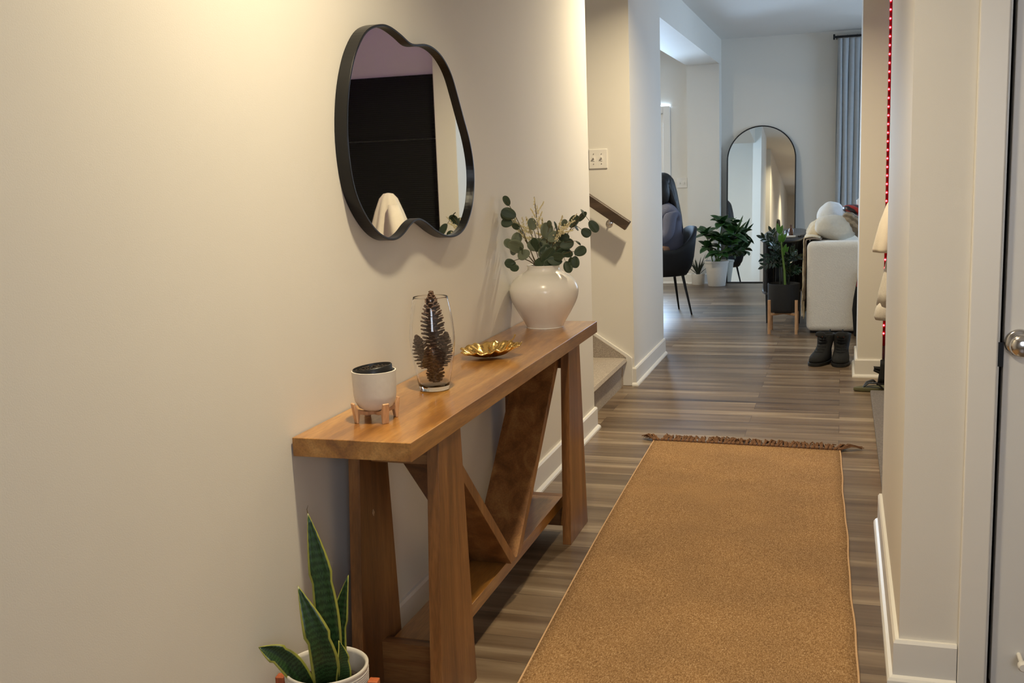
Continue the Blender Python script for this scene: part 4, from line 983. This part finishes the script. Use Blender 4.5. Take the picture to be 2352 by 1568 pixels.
# ---------------------------------------------------------------- arched floor mirror
AX0, AX1, AT = -1.262, -.498, 1.772; ar = (AX1-AX0)/2; ac = (AX0+AX1)/2
def arch_pts(d=0, n=36):
    P = [(AX0+d, d), (AX1-d, d)]
    for i in range(n+1):
        a = PI*i/n; P.append((ac+(ar-d)*math.cos(a), AT-ar+(ar-d)*math.sin(a)))
    return P
am = root('arched_mirror', (ac, 12.13, 0), 'tall arched floor mirror with a thin black frame leaning on the far wall', 'mirror')
lean = .145/1.78
def lp(x, z, off): return (x, 12.115+z*lean+off, z*math.cos(lean)+.001)
a0, a1 = arch_pts(0), arch_pts(.012)
MB().rings([[lp(x, z, o) for x, z in P] for P, o in ((a1, .0), (a1, -.010), (a0, -.010), (a0, .018))], False, False).build('frame', 'blackmetal', am)
MB().add([lp(x, z, .0) for x, z in arch_pts(.008)], [tuple(range(len(a0)))]).build('mirror_glass', 'mirror', am)
MB().rings([[lp(x, z, o) for x, z in arch_pts(.004)] for o in (.002, .016)]).build('backing', 'black', am)

# ---------------------------------------------------------------- plants at the far wall
def potted(name, c, pot_prof, mat, label):
    r = root(name, c, label, 'plant'); MB().lathe(pot_prof, c, 40, False, False).build('pot', mat, r, smooth=True, angle=50); return r
B = Vector((-1.338, 11.83, 0))
bp_ = potted('leafy_plant', B, [(.001, 0), (.092, 0), (.096, .004), (.128, .26), (.135, .262), (.136, .285), (.128, .285), (.124, .26), (.001, .25)], 'matte', 'bushy broad-leaved green plant in a tapered pale pot beside the arched mirror')
MB().lathe([(.122, .262), (.001, .268)], B, 24, False, False).build('soil', 'soil', bp_)
rb = random.Random(5); lf = MB(); stm = MB()
clusters = [(-1.45, 11.72, .58, 11, .15), (-1.27, 11.80, .70, 12, .17), (-1.15, 11.78, .58, 12, .17), (-1.20, 11.70, .46, 12, .17), (-1.42, 11.76, .44, 11, .14), (-1.30, 11.66, .38, 12, .15), (-1.30, 11.72, .54, 12, .15), (-1.12, 11.74, .40, 11, .15)]
for cx, cy, cz, n, L in clusters:
    b = B+Vector((rb.uniform(-.04, .04), rb.uniform(-.04, .04), .26)); c = Vector((cx, cy, cz))
    stm.tube([b, b.lerp(c, .5)+Vector((0, 0, .02)), c], [.007, .006, .005], 6)
    for k in range(n):
        a = 2*PI*k/n*1.0+rb.uniform(-.3, .3); el = rb.uniform(-.35, .9)
        d = Vector((math.cos(a)*math.cos(el), math.sin(a)*math.cos(el), math.sin(el)))
        if cy+d.y*L > 11.95: d.y = -abs(d.y)*.3
        lf.leaf(c, d, (0, -.35, 1), L*rb.uniform(.85, 1.2), L*.62, curl=-rb.uniform(.3, 1.0), fold=.2, n=7)
for u, v, L in ((1716, 508, .2), (1707, 494, .17)):
    tp = at(u, v, 11.72); b = Vector((-1.12, 11.75, .58)); lf.leaf(b, tp-b, (-.5, -1, .5), (tp-b).length, .035, n=7)
stm.build('stems', 'zzstem', bp_, smooth=True); lf.build('leaves', 'leafdark', bp_, smooth=True, angle=180, solid=.001)
K = Vector((-1.566, 11.99, 0)); 
kp = potted('spiky_plant', (K.x, K.y, 0), [(.001, 0), (.070, 0), (.073, .004), (.078, .12), (.074, .122), (.072, .11), (.001, .10)], 'matte', 'small spiky dark plant in a low pale pot at the left of the bushy plant')
lf = MB()
for k in range(12):
    a = 2*PI*k/12+.2; el = .75+.5*(k % 3)/2; d = Vector((math.cos(a)*math.cos(el), math.sin(a)*math.cos(el)*.5-.1, math.sin(el)))
    lf.leaf((K.x, K.y-.01, .10), d, (-d.x*.3, -d.y, .4), .22+.06*(k % 2), .026, curl=-.15, n=7, shape='strap', fold=.3)
lf.build('leaves', 'leafdark2', kp, smooth=True, angle=180, solid=.001)
# ---------------------------------------------------------------- curtain and rod
cr = root('curtain_rod', (.9, 12.13, 2.66), 'black curtain rod with a square end cap high on the far wall', 'curtain rod')
MB().tube([(-.10, 12.13, 2.662), (2.7, 12.13, 2.662)], .012, 12).build('rod', 'blackmetal', cr, smooth=True)
MB().box(-.118, -.098, 12.105, 12.155, 2.634, 2.69).build('finial', 'blackmetal', cr, bevel=.003)
MB().box(-.09, -.075, 12.13, 12.28, 2.65, 2.67).build('bracket', 'blackmetal', cr)
cu = root('curtain', (.35, 12.13, .02), 'grey pleated curtain hanging from the black rod', 'curtain')
vs = []; nc = 220
for z in [2.645, 2.62, 2.3, 1.6, .9, .02]:
    for i in range(nc+1):
        t = i/nc; x = -.085+.92*t; am_ = .022+.008*math.sin(t*23)
        ph = t*2*PI*15+.8*math.sin(t*9)
        vs.append((x+.012*math.cos(ph)+(.006*math.sin(z*3+t*40)), 12.13+am_*math.sin(ph)*(1 if z < 2.6 else .6), z))
fs = [(r*(nc+1)+i, r*(nc+1)+i+1, (r+1)*(nc+1)+i+1, (r+1)*(nc+1)+i) for r in range(5) for i in range(nc)]
MB().add(vs, fs).build('panel', 'curtain', cu, smooth=True, solid=.002, angle=180)
for k in range(9):
    x = -.07+.1*k; MB().tube([(x+.018*math.cos(a)*0, 12.13+.018*math.cos(a), 2.662+.018*math.sin(a)) for a in [2*PI*i/14 for i in range(15)]], .002, 6).build('ring', 'blackmetal', cu, smooth=True)

# ---------------------------------------------------------------- dining chair and the person in it
FA = math.atan2(-.42, -.91)                       # heading of the seat
FC = Vector((-1.585, 9.60, 0))
ch = root('dining_chair', FC, 'black bucket dining chair with tapered metal legs, seat of the person by the dining window', 'chair'); ch.rotation_euler = (0, 0, FA)
# local frame: +x is where the chair faces
n = 40
def shell_ring(z, rx, ry, cx, lift):
    out = []
    for j in range(n+1):
        a = PI*.30 + (2*PI-.6*PI)*j/n          # open to the front (+x)
        c, s_ = math.cos(a), math.sin(a)
        back = max(0, -c)
        out.append((cx+rx*math.copysign(abs(c)**.8, c), ry*math.copysign(abs(s_)**.8, s_), z+lift*(back**1.3)))
    return out
chair_black = simple('black_leatherette', (.004, .005, .008), .72, 0, .1)
rg_ = [shell_ring(.37, .20, .21, 0, 0), shell_ring(.44, .235, .245, -.01, .0), shell_ring(.50, .25, .26, -.015, .03), shell_ring(.56, .262, .27, -.02, .12), shell_ring(.60, .27, .275, -.025, .20)]
MB().rings(rg_, False, False, False).build('backrest', chair_black, ch, smooth=True, solid=.035, local=True, angle=180, bevel=0)
MB().ell((.02, 0, .41), (.245, .235, .065), 32, 14, None, .6).build('seat', chair_black, ch, smooth=True, local=True)
for sx, sy in ((1, 1), (1, -1), (-1, 1), (-1, -1)):
    MB().tube([(.15*sx, .14*sy, .37), (.215*sx, .205*sy, 0)], [.014, .008], 10).build('leg', 'blackmetal', ch, smooth=True, local=True)
# person, one skinned body in the same frame
pr_ = root('person', FC, 'person with long black hair in a lilac-grey knit sweater seated on the black dining chair', 'person'); pr_.rotation_euler = (0, 0, FA)
def skin_body(name, joints, edges, mat, parent, sub=2):
    me = bpy.data.meshes.new(name); me.from_pydata([j[0] for j in joints], edges, []); me.materials.append(M[mat])
    o = bpy.data.objects.new(name, me); COL.objects.link(o); o.parent = parent
    m = o.modifiers.new('skin', 'SKIN'); m.use_smooth_shade = True
    for i, j in enumerate(joints):
        sv = me.skin_vertices[0].data[i]; r = j[1]; sv.radius = r if isinstance(r, tuple) else (r, r); sv.use_root = (i == 0)
    s_ = o.modifiers.new('sub', 'SUBSURF'); s_.levels = s_.render_levels = sub
    for p in me.polygons: p.use_smooth = True
    return o
J = [((-.04, 0, .52), (.13, .17)), ((-.06, 0, .66), (.105, .14)), ((-.05, 0, .82), (.115, .16)), ((-.04, 0, .94), (.09, .14)), ((-.02, 0, 1.02), .048), ((0, 0, 1.07), .047), ((.012, 0, 1.13), (.075, .07)), ((.012, 0, 1.20), (.085, .075)), ((.005, 0, 1.255), (.06, .055)),
     ((-.03, .17, .93), .058), ((.0, .215, .73), .045), ((.17, .18, .64), .036), ((.25, .14, .66), .026),
     ((-.03, -.17, .93), .058), ((.0, -.215, .73), .045), ((.17, -.18, .64), .036), ((.25, -.14, .66), .026),
     ((.08, .095, .525), .085), ((.42, .12, .53), .062), ((.44, .12, .30), .05), ((.42, .12, .08), .036), ((.52, .125, .045), .034),
     ((.08, -.095, .525), .085), ((.42, -.12, .53), .062), ((.44, -.12, .30), .05), ((.42, -.12, .08), .036), ((.52, -.125, .045), .034)]
Ed = [(0, 1), (1, 2), (2, 3), (3, 4), (4, 5), (5, 6), (6, 7), (7, 8), (3, 9), (9, 10), (10, 11), (11, 12), (3, 13), (13, 14), (14, 15), (15, 16), (0, 17), (17, 18), (18, 19), (19, 20), (20, 21), (0, 22), (22, 23), (23, 24), (24, 25), (25, 26)]
skin_body('body', [(p, tuple(c*.82 for c in q) if (i < 4) else (q*.72 if 9 <= i <= 16 else (q*.8 if i in (17, 18, 19, 22, 23, 24) else q))) for i, (p, q) in enumerate(J)], Ed, 'skin', pr_)
sj = [(p, tuple(c+.012 for c in (r if isinstance(r, tuple) else (r, r)))) for p, r in J[:5]] + [(p, r+.014) for p, r in (J[9], J[10], J[11], J[13], J[14], J[15])] + [((.235, .146, .657), .036), ((.235, -.146, .657), .036)]
sj[4] = ((-.02, 0, 1.03), (.058, .058)); sj[0] = ((-.04, 0, .53), (.145, .185))
skin_body('sweater', sj, [(0, 1), (1, 2), (2, 3), (3, 4), (3, 5), (5, 6), (6, 7), (3, 8), (8, 9), (9, 10), (7, 11), (10, 12)], 'knit', pr_)
tj = [(J[0][0], (.145, .185))] + [(J[i][0], J[i][1]+.012) for i in (17, 18, 19, 20, 22, 23, 24, 25)]
skin_body('trousers', tj, [(0, 1), (1, 2), (2, 3), (3, 4), (0, 5), (5, 6), (6, 7), (7, 8)], 'denim', pr_)
for s_ in (1, -1):
    hx, hy, hz = .25, .14*s_, .66
    hand = MB().ell((hx+.04, hy-.012*s_, hz), (.045, .036, .014), 12, 8)
    hand = hand.build('palm', 'skin', pr_, smooth=True, local=True)
    fm = MB()
    for q in range(4):
        y = hy-.012*s_+(-.027+.018*q); l = (.055, .07, .075, .06)[q]
        fm.tube([(hx+.075, y, hz), (hx+.075+l*.5, y, hz+.004), (hx+.075+l, y, hz-.014)], [.009, .008, .006], 8)
    fm.tube([(hx+.02, hy-.04*s_, hz), (hx+.05, hy-.062*s_, hz-.002), (hx+.075, hy-.066*s_, hz-.008)], [.010, .009, .007], 8)
    fm.build('fingers', 'skin', hand, smooth=True, local=True)
fc = MB(); fc.ell((.098, 0, 1.165), (.018, .012, .022), 10, 8); fc.build('nose', 'skin', pr_, smooth=True, local=True)
for s_ in (-1, 1): MB().ell((.086, .03*s_, 1.185), (.008, .013, .007), 10, 6).build('eye', 'white', pr_, smooth=True, local=True)
MB().ell((.090, 0, 1.125), (.008, .022, .007), 10, 6).build('mouth', 'tagm', pr_, smooth=True, local=True)
hh = MB()
hh.ell((-.012, 0, 1.205), (.098, .094, .092), 28, 18)
for s_ in (-1, 1): hh.ell((.0, .074*s_, 1.12), (.066, .036, .13), 18, 12)
nn_ = 26; R = []
for cx, cz, rx, ry in ((-.02, 1.285, .02, .02), (-.024, 1.27, .055, .06), (-.03, 1.235, .078, .082), (-.035, 1.20, .086, .092), (-.075, 1.12, .065, .095), (-.105, 1.02, .052, .10), (-.135, .90, .045, .10), (-.155, .78, .040, .085), (-.165, .68, .030, .06), (-.168, .62, .012, .03)):
    R.append([(cx+rx*math.cos(2*PI*j/nn_)*(1+.06*math.cos(7*2*PI*j/nn_)), ry*math.sin(2*PI*j/nn_)*(1+.06*math.cos(9*2*PI*j/nn_)), cz) for j in range(nn_)])
hh.rings(R); hh = hh.build('hair', 'hair', pr_, smooth=True, local=True, angle=180)
MB().ell((-.105, 0, 1.09), (.022, .05, .016), 14, 8).build('hair_tie', 'black', hh, smooth=True, local=True)

for o in bpy.data.objects:
    if '_o' in o.keys(): del o['_o']
